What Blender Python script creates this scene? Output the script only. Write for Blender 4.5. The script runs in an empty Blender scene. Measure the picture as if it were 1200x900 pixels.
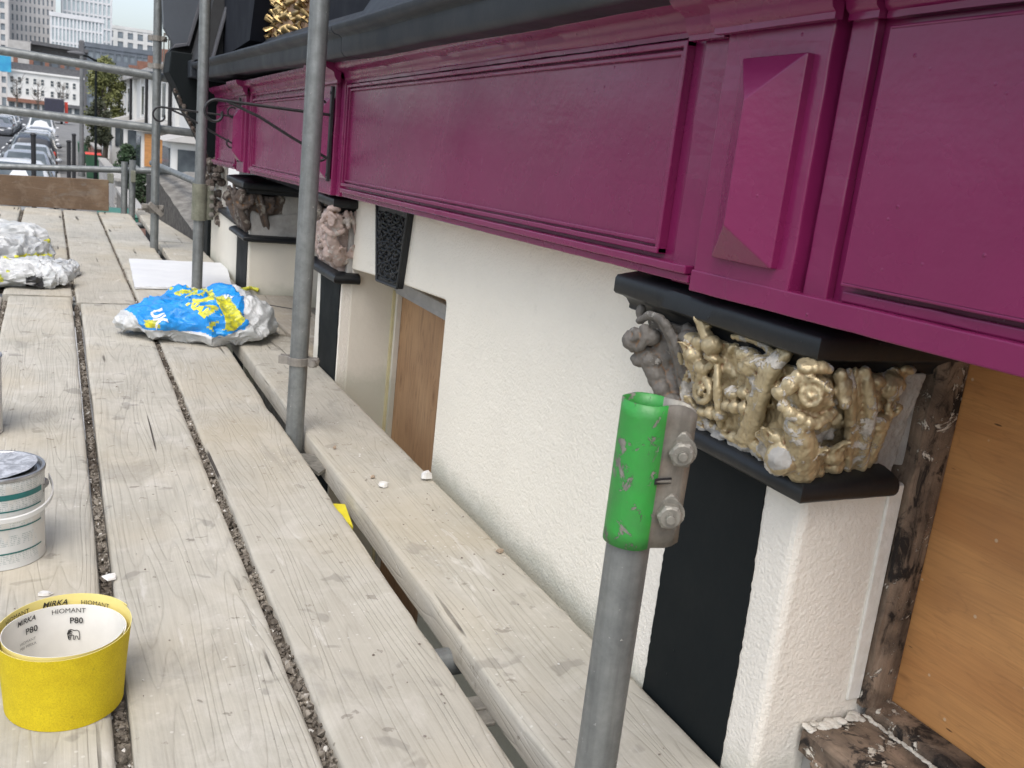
import bpy, bmesh, math, random
from mathutils import Vector, Matrix, noise
R = math.radians
random.seed(7)
S = bpy.context.scene
COL = S.collection

# ---------------------------------------------------------------- camera
cam_d = bpy.data.cameras.new('camera')
cam = bpy.data.objects.new('camera', cam_d)
COL.objects.link(cam)
cam_d.sensor_width = 36.0
cam_d.lens = 33.0
cam_d.clip_start = 0.02
cam_d.clip_end = 5000
cam.matrix_world = Matrix(((0.89912, 0.00700, -0.43764, 0.0),
                           (-0.42405, 0.26168, -0.86701, 0.0),
                           (0.10845, 0.96513, 0.23825, 0.8),
                           (0, 0, 0, 1)))
cam_d.dof.use_dof = True
cam_d.dof.focus_distance = 1.6
cam_d.dof.aperture_fstop = 16
S.camera = cam

# ---------------------------------------------------------------- world and sun (bright overcast)
W = bpy.data.worlds.new("World")
S.world = W
W.use_nodes = True
nt = W.node_tree
nt.nodes.clear()
out = nt.nodes.new('ShaderNodeOutputWorld')
bg = nt.nodes.new('ShaderNodeBackground')
sky = nt.nodes.new('ShaderNodeTexSky')
sky.sky_type = 'NISHITA'
sky.sun_disc = False
SUN_EL, SUN_AZ = 58.0, 212.0        # azimuth measured clockwise from +Y
sky.sun_elevation = R(SUN_EL)
sky.sun_rotation = R(SUN_AZ)
sky.air_density = 1.0
sky.dust_density = 3.2
sky.ozone_density = 1.5
hs = nt.nodes.new('ShaderNodeHueSaturation')      # thin overcast: the sky is paler than clear air
hs.inputs['Saturation'].default_value = 0.62
hs.inputs['Value'].default_value = 1.0
nt.links.new(sky.outputs[0], hs.inputs['Color'])
nt.links.new(hs.outputs[0], bg.inputs[0])
bg.inputs[1].default_value = 0.15
nt.links.new(bg.outputs[0], out.inputs[0])
sd = bpy.data.lights.new('sun', 'SUN')
sd.energy = 0.75
sd.angle = R(34)
sd.color = (1.0, 0.965, 0.92)
sun = bpy.data.objects.new('sun', sd)
COL.objects.link(sun)
az = R(SUN_AZ); el = R(SUN_EL)
sdir = Vector((math.sin(az) * math.cos(el), math.cos(az) * math.cos(el), math.sin(el)))
sun.rotation_euler = sdir.to_track_quat('Z', 'Y').to_euler()
S.view_settings.view_transform = 'Standard'
S.view_settings.look = 'None'
S.view_settings.gamma = 1.0
S.view_settings.use_curve_mapping = False
S.view_settings.exposure = 0.80

# ---------------------------------------------------------------- node helpers
class N:
    def __init__(s, name):
        s.m = bpy.data.materials.new(name)
        s.m.use_nodes = True
        s.t = s.m.node_tree
        s.b = s.t.nodes['Principled BSDF']
        s._tc = None
    def node(s, typ, **kw):
        n = s.t.nodes.new(typ)
        for k, v in kw.items():
            setattr(n, k, v)
        return n
    def put(s, sock, v):
        if hasattr(v, 'is_output') or isinstance(v, bpy.types.NodeSocket):
            s.t.links.new(v, sock)
        elif v is not None:
            if isinstance(v, (tuple, list)) and len(v) == 3 and sock.type == 'RGBA':
                v = (*v, 1)
            sock.default_value = v
    def co(s, scale=(1, 1, 1), rnd=False, kind='Object'):
        tc = s.node('ShaderNodeTexCoord')
        mp = s.node('ShaderNodeMapping')
        mp.inputs['Scale'].default_value = scale
        o = tc.outputs[kind]
        if rnd:
            oi = s.node('ShaderNodeObjectInfo')
            mu = s.node('ShaderNodeVectorMath', operation='SCALE')
            cb = s.node('ShaderNodeCombineXYZ')
            s.put(cb.inputs[0], oi.outputs['Random']); s.put(cb.inputs[1], oi.outputs['Random']); s.put(cb.inputs[2], oi.outputs['Random'])
            s.put(mu.inputs[0], cb.outputs[0]); mu.inputs[3].default_value = 37.0
            ad = s.node('ShaderNodeVectorMath', operation='ADD')
            s.put(ad.inputs[0], o); s.put(ad.inputs[1], mu.outputs[0])
            o = ad.outputs[0]
        s.put(mp.inputs[0], o)
        return mp.outputs[0]
    def noise(s, co, scale=5, detail=3, rough=.55, dist=0):
        n = s.node('ShaderNodeTexNoise')
        s.put(n.inputs['Vector'], co)
        n.inputs['Scale'].default_value = scale; n.inputs['Detail'].default_value = detail
        n.inputs['Roughness'].default_value = rough; n.inputs['Distortion'].default_value = dist
        return n.outputs['Fac']
    def vor(s, co, scale=5, feature='F1', outp='Distance', rnd=1):
        n = s.node('ShaderNodeTexVoronoi', feature=feature)
        s.put(n.inputs['Vector'], co); n.inputs['Scale'].default_value = scale
        n.inputs['Randomness'].default_value = rnd
        return n.outputs[outp]
    def math(s, op, a, b=None, c=None, clamp=False):
        n = s.node('ShaderNodeMath', operation=op, use_clamp=clamp)
        s.put(n.inputs[0], a)
        if b is not None: s.put(n.inputs[1], b)
        if c is not None: s.put(n.inputs[2], c)
        return n.outputs[0]
    def ramp(s, f, a, b, lo=0., hi=1.):
        n = s.node('ShaderNodeMapRange')
        s.put(n.inputs[0], f)
        n.inputs[1].default_value = a; n.inputs[2].default_value = b
        n.inputs[3].default_value = lo; n.inputs[4].default_value = hi
        return n.outputs[0]
    def mix(s, f, a, b, mode='MIX'):
        n = s.node('ShaderNodeMix', data_type='RGBA', blend_type=mode)
        s.put(n.inputs[0], f); s.put(n.inputs[6], a); s.put(n.inputs[7], b)
        return n.outputs[2]
    def bump(s, h, dist=.002, strength=1.0, prev=None):
        n = s.node('ShaderNodeBump')
        n.inputs['Strength'].default_value = strength
        n.inputs['Distance'].default_value = dist
        s.put(n.inputs['Height'], h)
        if prev is not None: s.put(n.inputs['Normal'], prev)
        return n.outputs[0]
    def done(s, col=None, rough=None, metal=None, normal=None, spec=None, alpha=None, coat=None, trans=None):
        if col is not None: s.put(s.b.inputs['Base Color'], col)
        if rough is not None: s.put(s.b.inputs['Roughness'], rough)
        if metal is not None: s.put(s.b.inputs['Metallic'], metal)
        if normal is not None: s.put(s.b.inputs['Normal'], normal)
        if spec is not None: s.put(s.b.inputs['Specular IOR Level'], spec)
        if alpha is not None: s.put(s.b.inputs['Alpha'], alpha)
        if coat is not None: s.put(s.b.inputs['Coat Weight'], coat)
        if trans is not None: s.put(s.b.inputs['Transmission Weight'], trans)
        return s.m

def basic(name, c1, c2=None, rough=.6, scale=20, bump=.0008, bscale=60, metal=0, stretch=(1, 1, 1), spec=None, coat=None, rnd=False):
    n = N(name)
    co = n.co(stretch, rnd)
    f = n.noise(co, scale, 4)
    c2 = c2 or tuple(x * .8 for x in c1)
    col = n.mix(n.ramp(f, .35, .65), c1, c2)
    nm = n.bump(n.noise(co, bscale, 3), bump) if bump else None
    r = n.ramp(f, .3, .7, max(0, rough - .07), min(1, rough + .07))
    return n.done(col, r, metal, nm, spec, coat=coat)

M = {}
# weathered scaffold boards (grain runs along Y of the object)
def board_mat(name, ca, cb, dark, dust, ax=False):
    n = N(name)
    if ax:
        _co = n.co
        n.co = lambda s=(1, 1, 1), r=False, k='Object': _co((s[1], s[0], s[2]), r, k)
    co = n.co((1, 1, 1), True)
    low = n.noise(n.co((7.5, .55, 7.5), True), 1.0, 2, .5)
    kv = n.vor(n.co((3.1, .95, 1), True), 1.0)               # knots
    knot = n.ramp(kv, 0.0, .22, 1, 0)
    fld = n.math('ADD', low, n.math('MULTIPLY', n.math('POWER', knot, 2.0), .22))
    rings = n.math('PINGPONG', n.math('MULTIPLY', fld, 26.0), .5)
    lines = n.math('POWER', n.ramp(rings, .0, .5, 1, 0), 6.0)
    fine = n.noise(n.co((220, 5, 220), True), 1.0, 3, .6)
    crack = n.ramp(n.noise(n.co((34, 1.1, 34), True), 1.0, 2, .5, .4), .66, .69)
    crack = n.math('MULTIPLY', crack, n.ramp(n.noise(co, 4.0, 2), .45, .6))
    blot = n.noise(co, 3.4, 5, .62)
    col = n.mix(n.ramp(blot, .3, .7), ca, cb)
    col = n.mix(n.math('MULTIPLY', lines, .22), col, dark)
    col = n.mix(n.math('MULTIPLY', n.ramp(fine, .42, .72), .28), col, dark)
    col = n.mix(n.math('MULTIPLY', n.math('POWER', knot, 5.0), .5), col, dark)
    # plaster dust smears
    dsm = n.ramp(n.noise(co, 9.0, 6, .7, .6), .5, .68)
    col = n.mix(n.math('MULTIPLY', dsm, .55), col, dust)
    # grey damp blots and dark spots
    sp = n.ramp(n.noise(co, 11.0, 3, .5, .3), .655, .685)
    col = n.mix(n.math('MULTIPLY', sp, .42), col, (.15, .142, .13))
    sp = n.ramp(n.noise(co, 27.0, 4, .55, .4), .67, .70)
    col = n.mix(n.math('MULTIPLY', sp, .55), col, (.12, .10, .085))
    sp2 = n.ramp(n.vor(n.co((1, 1, 1), True), 14.0), .045, .03)
    col = n.mix(n.math('MULTIPLY', sp2, .7), col, (.09, .075, .06))
    yel = n.math('MULTIPLY', n.ramp(n.noise(co, 2.3, 3, .5), .50, .70), .42)
    col = n.mix(yel, col, (.47, .39, .255))
    oi = n.node('ShaderNodeObjectInfo')
    kx = .25 if ax else 1.0
    col = n.mix(n.ramp(oi.outputs['Random'], 0, 1, 0, .30 * kx), col, (.35, .315, .255))
    wet = n.ramp(n.noise(n.co((1, .45, 1), True), 5.2, 6, .68, .8), .56, .66)
    col = n.mix(n.math('MULTIPLY', wet, .34), col, (.205, .195, .175))
    spl = n.math('MULTIPLY', n.ramp(n.vor(n.co((1, 1, 1), True), 55.0), .16, .10), n.ramp(n.noise(co, 5, 3), .50, .60))
    col = n.mix(n.math('MULTIPLY', spl, .45 * kx), col, (.70, .69, .65))
    smr = n.ramp(n.noise(n.co((14, 2.2, 14), True), 1.0, 5, .7, 1.0), .62, .68)
    col = n.mix(n.math('MULTIPLY', smr, .45 * kx), col, (.66, .64, .59))
    col = n.mix(crack, col, (.07, .06, .05))
    h = n.math('ADD', n.math('MULTIPLY', lines, -.5), n.math('MULTIPLY', fine, -.35))
    h = n.math('ADD', h, n.math('MULTIPLY', crack, -1.6))
    h = n.math('ADD', h, n.math('MULTIPLY', n.noise(co, 90, 3), .5))
    return n.done(col, n.ramp(blot, .3, .7, .78, .92), 0, n.bump(h, .0014), .3)
M['board'] = board_mat('weathered_board', (.54, .51, .435), (.43, .41, .35), (.19, .17, .14), (.60, .575, .515))
M['board_edge'] = board_mat('board_worn', (.40, .36, .295), (.31, .28, .235), (.13, .11, .09), (.50, .47, .42))
M['toe'] = board_mat('brown_board', (.165, .105, .062), (.10, .062, .038), (.05, .032, .022), (.24, .18, .13), ax=True)

# plywood: warm varnished sheet, grain along Y with wide figure
n = N('plywood_warm')
co = n.co((1, 1, 1))
g1 = n.noise(n.co((2, 2.2, 16)), 1.0, 4, .55, .8)
g2 = n.noise(n.co((10, 8, 260)), 1.0, 3, .6)
col = n.mix(n.ramp(g1, .3, .7), (.64, .325, .118), (.47, .215, .075))
col = n.mix(n.math('MULTIPLY', n.ramp(g2, .45, .7), .20), col, (.24, .11, .045))
lines = n.math('POWER', n.ramp(n.math('PINGPONG', n.math('MULTIPLY', g1, 9.0), .5), 0, .5, 1, 0), 7.0)
col = n.mix(n.math('MULTIPLY', lines, .20), col, (.19, .085, .035))
kv = n.ramp(n.vor(n.co((1, 3.2, 8)), 1.7), .10, .02)
col = n.mix(n.math('MULTIPLY', kv, .55), col, (.16, .06, .025))
sp = n.ramp(n.vor(n.co((1, 5, 24)), 2.2), .075, .05)
col = n.mix(n.math('MULTIPLY', sp, .85), col, (.07, .03, .015))
wh = n.ramp(n.vor(n.co((1, 1, 1)), 19.0), .055, .035)
col = n.mix(n.math('MULTIPLY', wh, .75), col, (.66, .52, .36))
dirt = n.ramp(n.noise(co, 6, 4), .5, .75)
col = n.mix(n.math('MULTIPLY', dirt, .3), col, (.22, .12, .06))
M['ply'] = n.done(col, .5, 0, n.bump(g2, .0006), .4)

# pine board in the middle opening: vertical grain
n = N('pine_sheet')
co = n.co((1, 1, 1))
kn = n.vor(n.co((1, 9, 3.4)), 1.25)
kk = n.ramp(kn, 0, .26, 1, 0)
g = n.math('ADD', n.noise(n.co((3, 14, 1.0)), 1.0, 3, .5), n.math('MULTIPLY', n.math('POWER', kk, 2), .35))
lines = n.math('POWER', n.ramp(n.math('PINGPONG', n.math('MULTIPLY', g, 17.0), .5), 0, .5, 1, 0), 4.0)
col = n.mix(n.ramp(n.noise(co, 5, 4), .3, .7), (.50, .31, .165), (.39, .225, .115))
col = n.mix(n.math('MULTIPLY', lines, .45), col, (.13, .062, .03))
col = n.mix(n.math('POWER', kk, 3.0), col, (.10, .042, .02))
M['pine'] = n.done(col, .55, 0, n.bump(lines, .0005), .35)

# old timber frame, paint stripped
def old_timber(name, amount):
    n = N(name)
    co = n.co((1, 1, 1))
    gr = n.noise(n.co((60, 60, 4) if name == 'old_post' else (60, 3, 60)), 1.0, 4, .6)
    b = n.noise(co, 13, 6, .65, .5)
    col = n.mix(n.ramp(b, .3, .62), (.05, .038, .030), (.29, .215, .155))
    col = n.mix(n.math('MULTIPLY', n.ramp(gr, .4, .65), .55), col, (.05, .038, .03))
    bl = n.ramp(n.noise(n.co((1, 1, .6)), 24, 6, .68, .9), .515, .60)
    col = n.mix(bl, col, (.022, .018, .016))
    wp = n.ramp(n.noise(n.co((1, 1, 1)), 31, 6, .72, .6), amount, amount + .02)
    col = n.mix(wp, col, (.62, .58, .50))
    h = n.math('ADD', n.math('MULTIPLY', gr, .6), n.math('MULTIPLY', b, 1.6))
    h = n.math('ADD', h, n.math('MULTIPLY', wp, .8))
    return n.done(col, .75, 0, n.bump(h, .004), .3)
M['old_post'] = old_timber('old_post', .60)
M['old_sill'] = old_timber('old_sill', .575)

# masonry paint on roughcast
def render_mat(name, c1, c2, rough_h=.0030, sc=135):
    n = N(name)
    co = n.co()
    a = n.noise(co, sc, 4, .62)
    b = n.noise(co, sc * .33, 3, .5)
    v = n.vor(co, sc * .9, 'SMOOTH_F1')
    big = n.noise(co, 3.2, 4)
    h = n.math('ADD', n.math('MULTIPLY', a, 1.0), n.math('MULTIPLY', b, .8))
    h = n.math('ADD', h, n.math('MULTIPLY', v, -.45))
    col = n.mix(n.ramp(big, .3, .7), c1, c2)
    dirt = n.math('MULTIPLY', n.ramp(n.noise(co, 26, 6, .7), .60, .74), .22)
    col = n.mix(dirt, col, (.52, .49, .42))
    # damp green staining along the foot of the wall
    sx = n.node('ShaderNodeSeparateXYZ'); n.put(sx.inputs[0], n.co())
    foot = n.ramp(n.math('ADD', sx.outputs[2], n.math('MULTIPLY', n.noise(co, 14, 5, .7), -.10)), .0, -.060)
    col = n.mix(n.math('MULTIPLY', foot, .5), col, (.36, .37, .28))
    return n.done(col, .82, 0, n.bump(h, rough_h), .25)
M['white'] = render_mat('white_roughcast', (.86, .82, .715), (.80, .76, .66), .0022, 190)
M['cream'] = render_mat('cream_smooth', (.70, .665, .575), (.64, .60, .52), .0008, 60)
M['white_fine'] = render_mat('pilaster_masonry_paint', (.82, .78, .70), (.75, .715, .64), .0017, 200)
M['cement'] = basic('bare_cement', (.42, .41, .385), (.30, .29, .27), .85, 18, .003, 70)
M['stone'] = basic('rough_stone', (.27, .255, .225), (.145, .135, .118), .9, 14, .012, 30)
M['stone_dark'] = basic('dark_stone', (.09, .085, .078), (.045, .042, .04), .9, 24, .006, 40)

# gloss paints
def paint(name, c, rough, b1=.0012, coat=0, edge=None, spec=.5, c2=None):
    n = N(name)
    co = n.co()
    big = n.noise(co, 4, 5, .6)
    brush = n.noise(n.co((30, 4, 30)), 1.0, 3, .6)
    fine = n.noise(co, 75, 3, .55)
    lump = n.noise(co, 13, 4, .6)
    h = n.math('ADD', n.math('MULTIPLY', fine, .25), n.math('MULTIPLY', lump, 1.1))
    h = n.math('ADD', h, n.math('MULTIPLY', brush, .3))
    pv = n.ramp(n.vor(co, 42, 'F1'), .10, .02)
    spot = n.math('MULTIPLY', pv, n.ramp(n.noise(co, 8, 2), .52, .6))
    h = n.math('ADD', h, n.math('MULTIPLY', spot, .8))
    col = n.mix(n.ramp(big, .3, .7), c, c2 or tuple(x * .86 for x in c))
    r = n.ramp(n.noise(co, 7, 4, .6), .3, .75, rough - .06, rough + .12)
    nm = n.bump(h, b1)
    n.put(n.b.inputs['Coat Roughness'], .18)
    return n.done(col, r, 0, nm, spec, coat=coat)
M['purple'] = paint('purple_gloss_paint', (.205, .0150, .083), .25, .0011, .10, c2=(.178, .0130, .072), spec=.50)
M['black'] = paint('black_satin_paint', (.0085, .0105, .0125), .42, .0013, 0, spec=.45)
M['black_flat'] = paint('black_masonry_paint', (.0075, .0105, .0115), .62, .0007, 0, spec=.16)
M['slate'] = paint('dark_grey_paint', (.027, .033, .041), .50, .0012, 0, spec=.4)
M['shade_black'] = paint('deep_shadow_black', (.010, .012, .018), .7, .001, 0, spec=.2)  # near-black colour carries the shade of soffits and recesses

# gilded carving: gold paint over old coats with bare plaster patches
def gilt(name, gold, bare, th, metal=.75, rough=.34):
    n = N(name)
    co = n.co()
    p = n.noise(co, 24, 5, .65, .4)
    mask = n.ramp(p, th, th + .025)
    g = n.mix(n.ramp(n.noise(co, 38, 4), .3, .7), gold, tuple(x * .62 for x in gold))
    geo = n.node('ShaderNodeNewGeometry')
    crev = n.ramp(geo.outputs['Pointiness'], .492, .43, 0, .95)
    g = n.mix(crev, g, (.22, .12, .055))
    b = n.mix(n.ramp(n.noise(co, 60, 5, .7), .35, .65), bare, tuple(x * .5 for x in bare))
    col = n.mix(mask, g, b)
    r = n.math('ADD', n.math('MULTIPLY', mask, .45), rough)
    mt = n.math('MULTIPLY', n.math('SUBTRACT', 1.0, mask), metal)
    h = n.math('ADD', n.noise(co, 110, 3), n.math('MULTIPLY', mask, .9))
    return n.done(col, r, mt, n.bump(h, .0012), .4)
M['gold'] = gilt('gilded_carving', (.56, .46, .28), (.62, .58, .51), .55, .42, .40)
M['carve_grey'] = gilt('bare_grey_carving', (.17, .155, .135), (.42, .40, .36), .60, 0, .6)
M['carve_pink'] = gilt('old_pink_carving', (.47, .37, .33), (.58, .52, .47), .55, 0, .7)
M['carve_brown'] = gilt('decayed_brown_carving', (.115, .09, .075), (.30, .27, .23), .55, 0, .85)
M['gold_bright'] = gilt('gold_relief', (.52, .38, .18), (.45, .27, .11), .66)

# metals and plastics
def galv(name, c1, c2, rough=.5, metal=.55):
    n = N(name)
    co = n.co((1, 1, 1), True)
    a = n.noise(co, 26, 5, .65)
    st = n.noise(n.co((90, 90, 5), True), 1.0, 4, .6)
    v = n.vor(co, 130)
    col = n.mix(n.ramp(a, .3, .7), c1, c2)
    col = n.mix(n.math('MULTIPLY', n.ramp(st, .45, .7), .4), col, tuple(x * .62 for x in c2))
    wsp = n.ramp(n.noise(co, 75, 4, .7), .66, .72)
    col = n.mix(n.math('MULTIPLY', wsp, .7), col, (.52, .51, .48))
    rs = n.math('MULTIPLY', n.ramp(n.noise(co, 11, 5, .7), .66, .76), .45)
    col = n.mix(rs, col, (.20, .13, .08))
    h = n.math('ADD', n.math('MULTIPLY', a, 1), n.math('MULTIPLY', wsp, .8))
    return n.done(col, n.ramp(a, .3, .7, rough - .1, rough + .15), n.math('MULTIPLY', n.math('SUBTRACT', 1.0, wsp), metal), n.bump(h, .0008), .4)
M['tube'] = galv('galvanised_tube', (.27, .285, .28), (.17, .18, .178))
M['clamp'] = galv('forged_clamp', (.32, .30, .27), (.18, .165, .145), .62, .4)
M['sleeve_old'] = galv('mossy_sleeve', (.24, .24, .185), (.15, .155, .115), .7, .2)
n = N('green_painted_steel')
co = n.co()
wear = n.noise(n.co((1, 1, .8)), 48, 7, .72, .5)
bare = n.ramp(wear, .58, .60)
col = n.mix(n.ramp(n.noise(co, 30, 4), .3, .7), (.028, .29, .042), (.04, .22, .048))
col = n.mix(bare, col, n.mix(n.ramp(n.noise(co, 80, 4), .3, .7), (.25, .24, .205), (.13, .13, .11)))
scr = n.ramp(n.noise(n.co((60, 60, 13)), 1.0, 3, .5, .6), .70, .72)
col = n.mix(scr, col, (.02, .03, .02))
M['green'] = n.done(col, n.ramp(bare, 0, 1, .42, .65), 0, n.bump(n.math('ADD', n.math('MULTIPLY', bare, -.8), n.noise(co, 90, 3)), .0007), .5)
M['zinc'] = galv('worn_zinc_plate', (.36, .345, .30), (.19, .18, .155), .5, .5)
M['dark_iron'] = basic('black_wrought_iron', (.010, .010, .012), (.018, .017, .018), .5, 60, .0004, 200, 0)
# ---------------------------------------------------------------- object helpers
def tag(o, label=None, cat=None, group=None, kind=None):
    if label: o['label'] = label
    if cat: o['category'] = cat
    if group: o['group'] = group
    if kind: o['kind'] = kind
    return o

def empty(name, loc=(0, 0, 0), label=None, cat=None, group=None, rz=0):
    o = bpy.data.objects.new(name, None)
    COL.objects.link(o)
    o.location = loc
    o.rotation_euler = (0, 0, rz)
    o.empty_display_size = .1
    return tag(o, label, cat, group)

def copy_tree(o, parent=None):
    c = o.copy()
    COL.objects.link(c)
    c.parent = parent
    if parent is not None:
        c.matrix_parent_inverse = o.matrix_parent_inverse.copy()
    for ch in [x for x in COL.objects if x.parent == o]:
        copy_tree(ch, c)
    return c

class MB:
    """collects shapes, builds ONE mesh object"""
    def __init__(s):
        s.v = []; s.f = []
    def add(s, vs, fs):
        k = len(s.v)
        s.v += [tuple(p) for p in vs]
        s.f += [tuple(i + k for i in f) for f in fs]
        return s
    def box(s, x0, x1, y0, y1, z0, z1, fn=None):
        vs = [(x, y, z) for x in (x0, x1) for y in (y0, y1) for z in (z0, z1)]
        if fn: vs = [fn(*p) for p in vs]
        return s.add(vs, [(0, 1, 3, 2), (4, 6, 7, 5), (0, 4, 5, 1), (2, 3, 7, 6), (0, 2, 6, 4), (1, 5, 7, 3)])
    def boxm(s, mat, sx, sy, sz):
        vs = [mat @ Vector((x * sx / 2, y * sy / 2, z * sz / 2)) for x in (-1, 1) for y in (-1, 1) for z in (-1, 1)]
        return s.add(vs, [(0, 1, 3, 2), (4, 6, 7, 5), (0, 4, 5, 1), (2, 3, 7, 6), (0, 2, 6, 4), (1, 5, 7, 3)])
    def prism(s, poly, axis, a, b, fn=None):
        """poly: 2D points; axis 'x' -> (y,z), 'y' -> (x,z), 'z' -> (x,y)"""
        def P(p, t):
            q = (t, p[0], p[1]) if axis == 'x' else ((p[0], t, p[1]) if axis == 'y' else (p[0], p[1], t))
            return fn(*q) if fn else q
        n = len(poly)
        vs = [P(p, a) for p in poly] + [P(p, b) for p in poly]
        fs = [tuple(range(n)), tuple(range(2 * n - 1, n - 1, -1))]
        fs += [(i, (i + 1) % n, n + (i + 1) % n, n + i) for i in range(n)]
        return s.add(vs, fs)
    def tube(s, pts, rad, n=12, cap=True):
        """rad: number or list per point"""
        pts = [Vector(p) for p in pts]
        rs = rad if isinstance(rad, (list, tuple)) else [rad] * len(pts)
        rings = []
        prev = None
        for i, p in enumerate(pts):
            if i == 0: d = pts[1] - p
            elif i == len(pts) - 1: d = p - pts[i - 1]
            else: d = (pts[i + 1] - p).normalized() + (p - pts[i - 1]).normalized()
            d.normalize()
            if prev is None:
                a = Vector((0, 0, 1)) if abs(d.z) < .9 else Vector((1, 0, 0))
                u = d.cross(a).normalized()
            else:
                u = (prev - d * prev.dot(d)).normalized()
            prev = u
            w = d.cross(u)
            rings.append([p + (u * math.cos(t) + w * math.sin(t)) * rs[i] for t in [2 * math.pi * k / n for k in range(n)]])
        vs = [q for r in rings for q in r]
        fs = []
        for i in range(len(pts) - 1):
            for k in range(n):
                fs.append((i * n + k, i * n + (k + 1) % n, (i + 1) * n + (k + 1) % n, (i + 1) * n + k))
        if cap:
            fs.append(tuple(range(n - 1, -1, -1)))
            fs.append(tuple((len(pts) - 1) * n + k for k in range(n)))
        return s.add(vs, fs)
    def lathe(s, prof, c=(0, 0, 0), n=32, closed=False):
        """prof: (r,z) list"""
        vs = [(c[0] + r * math.cos(2 * math.pi * k / n), c[1] + r * math.sin(2 * math.pi * k / n), c[2] + z) for r, z in prof for k in range(n)]
        fs = [(i * n + k, i * n + (k + 1) % n, (i + 1) * n + (k + 1) % n, (i + 1) * n + k) for i in range(len(prof) - 1) for k in range(n)]
        if closed:
            m = len(prof) - 1
            fs += [(m * n + k, m * n + (k + 1) % n, (k + 1) % n, k) for k in range(n)]
        return s.add(vs, fs)
    def ball(s, c, r, n=12, m=8, mat=None):
        """r: number or (rx,ry,rz)"""
        if not isinstance(r, (tuple, list)): r = (r, r, r)
        vs = []; fs = []
        c = Vector(c)
        def P(a, b):
            q = Vector((r[0] * math.sin(a) * math.cos(b), r[1] * math.sin(a) * math.sin(b), r[2] * math.cos(a)))
            if mat: q = mat @ q
            return c + q
        for i in range(m + 1):
            for k in range(n):
                vs.append(P(math.pi * (i + .001) / (m + .002), 2 * math.pi * k / n))
        for i in range(m):
            for k in range(n):
                fs.append((i * n + k, (i + 1) * n + k, (i + 1) * n + (k + 1) % n, i * n + (k + 1) % n))
        fs.append(tuple(range(n))); fs.append(tuple(m * n + k for k in range(n - 1, -1, -1)))
        return s.add(vs, fs)
    def build(s, name, mat, parent=None, smooth=None, bevel=0, seg=2):
        me = bpy.data.meshes.new(name)
        me.from_pydata(s.v, [], s.f)
        bm = bmesh.new(); bm.from_mesh(me)
        bmesh.ops.recalc_face_normals(bm, faces=bm.faces)
        bm.to_mesh(me); bm.free()
        for m in (mat if isinstance(mat, (list, tuple)) else [mat]):
            me.materials.append(m)
        if smooth:
            me.shade_smooth()
            try: me.set_sharp_from_angle(angle=R(smooth))
            except Exception: pass
        o = bpy.data.objects.new(name, me)
        COL.objects.link(o)
        if parent is not None:
            o.parent = parent
        if bevel:
            md = o.modifiers.new('bevel', 'BEVEL')
            md.width = bevel; md.segments = seg; md.limit_method = 'ANGLE'; md.angle_limit = R(35)
            md.harden_normals = False
        return o

def rel(o, parent):
    """keep world place although the parent is an Empty somewhere else"""
    pm = Matrix.Translation(parent.location) @ Matrix.Rotation(parent.rotation_euler.z, 4, 'Z')
    o.matrix_parent_inverse = pm.inverted()
    return o

def finalize_mesh(o, mods=True):
    """bake modifiers into the mesh"""
    dg = bpy.context.evaluated_depsgraph_get()
    ev = o.evaluated_get(dg)
    me = bpy.data.meshes.new_from_object(ev)
    mats = list(o.data.materials)
    old = o.data
    o.modifiers.clear()
    o.data = me
    if not me.materials:
        for m in mats: me.materials.append(m)
    return o

def text_mesh(txt, size, bold=0.0, res=3, shear=0):
    cu = bpy.data.curves.new('t', 'FONT')
    cu.body = txt; cu.size = size; cu.offset = bold; cu.resolution_u = res; cu.shear = shear
    cu.align_x = 'CENTER'; cu.align_y = 'CENTER'
    ob = bpy.data.objects.new('t', cu)
    COL.objects.link(ob)
    dg = bpy.context.evaluated_depsgraph_get()
    me = bpy.data.meshes.new_from_object(ob.evaluated_get(dg))
    vs = [(v.co.x, v.co.y) for v in me.vertices]
    fs = [tuple(p.vertices) for p in me.polygons]
    bpy.data.objects.remove(ob)
    bpy.data.curves.remove(cu)
    bpy.data.meshes.remove(me)
    return vs, fs

def nz(x, y, z=0.0, s=1.0):
    return noise.noise(Vector((x * s, y * s, z * s)))

def jag(pts, amp, step, seed=0, closed=True):
    """subdivide a polygon outline and roughen it like a brushed paint edge"""
    outp = []
    n = len(pts)
    for i in range(n if closed else n - 1):
        a = pts[i]; b = pts[(i + 1) % n]
        L = math.hypot(b[0] - a[0], b[1] - a[1])
        k = max(1, int(L / step))
        nx, ny = -(b[1] - a[1]) / L, (b[0] - a[0]) / L
        for j in range(k):
            t = j / k
            d = amp * (nz(i * 7 + j * .9 + seed, seed * 3.1) + .6 * nz(j * 2.3 + seed, i * 5.0)) if j else 0
            outp.append((a[0] + (b[0] - a[0]) * t + nx * d, a[1] + (b[1] - a[1]) * t + ny * d))
    return outp

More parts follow.
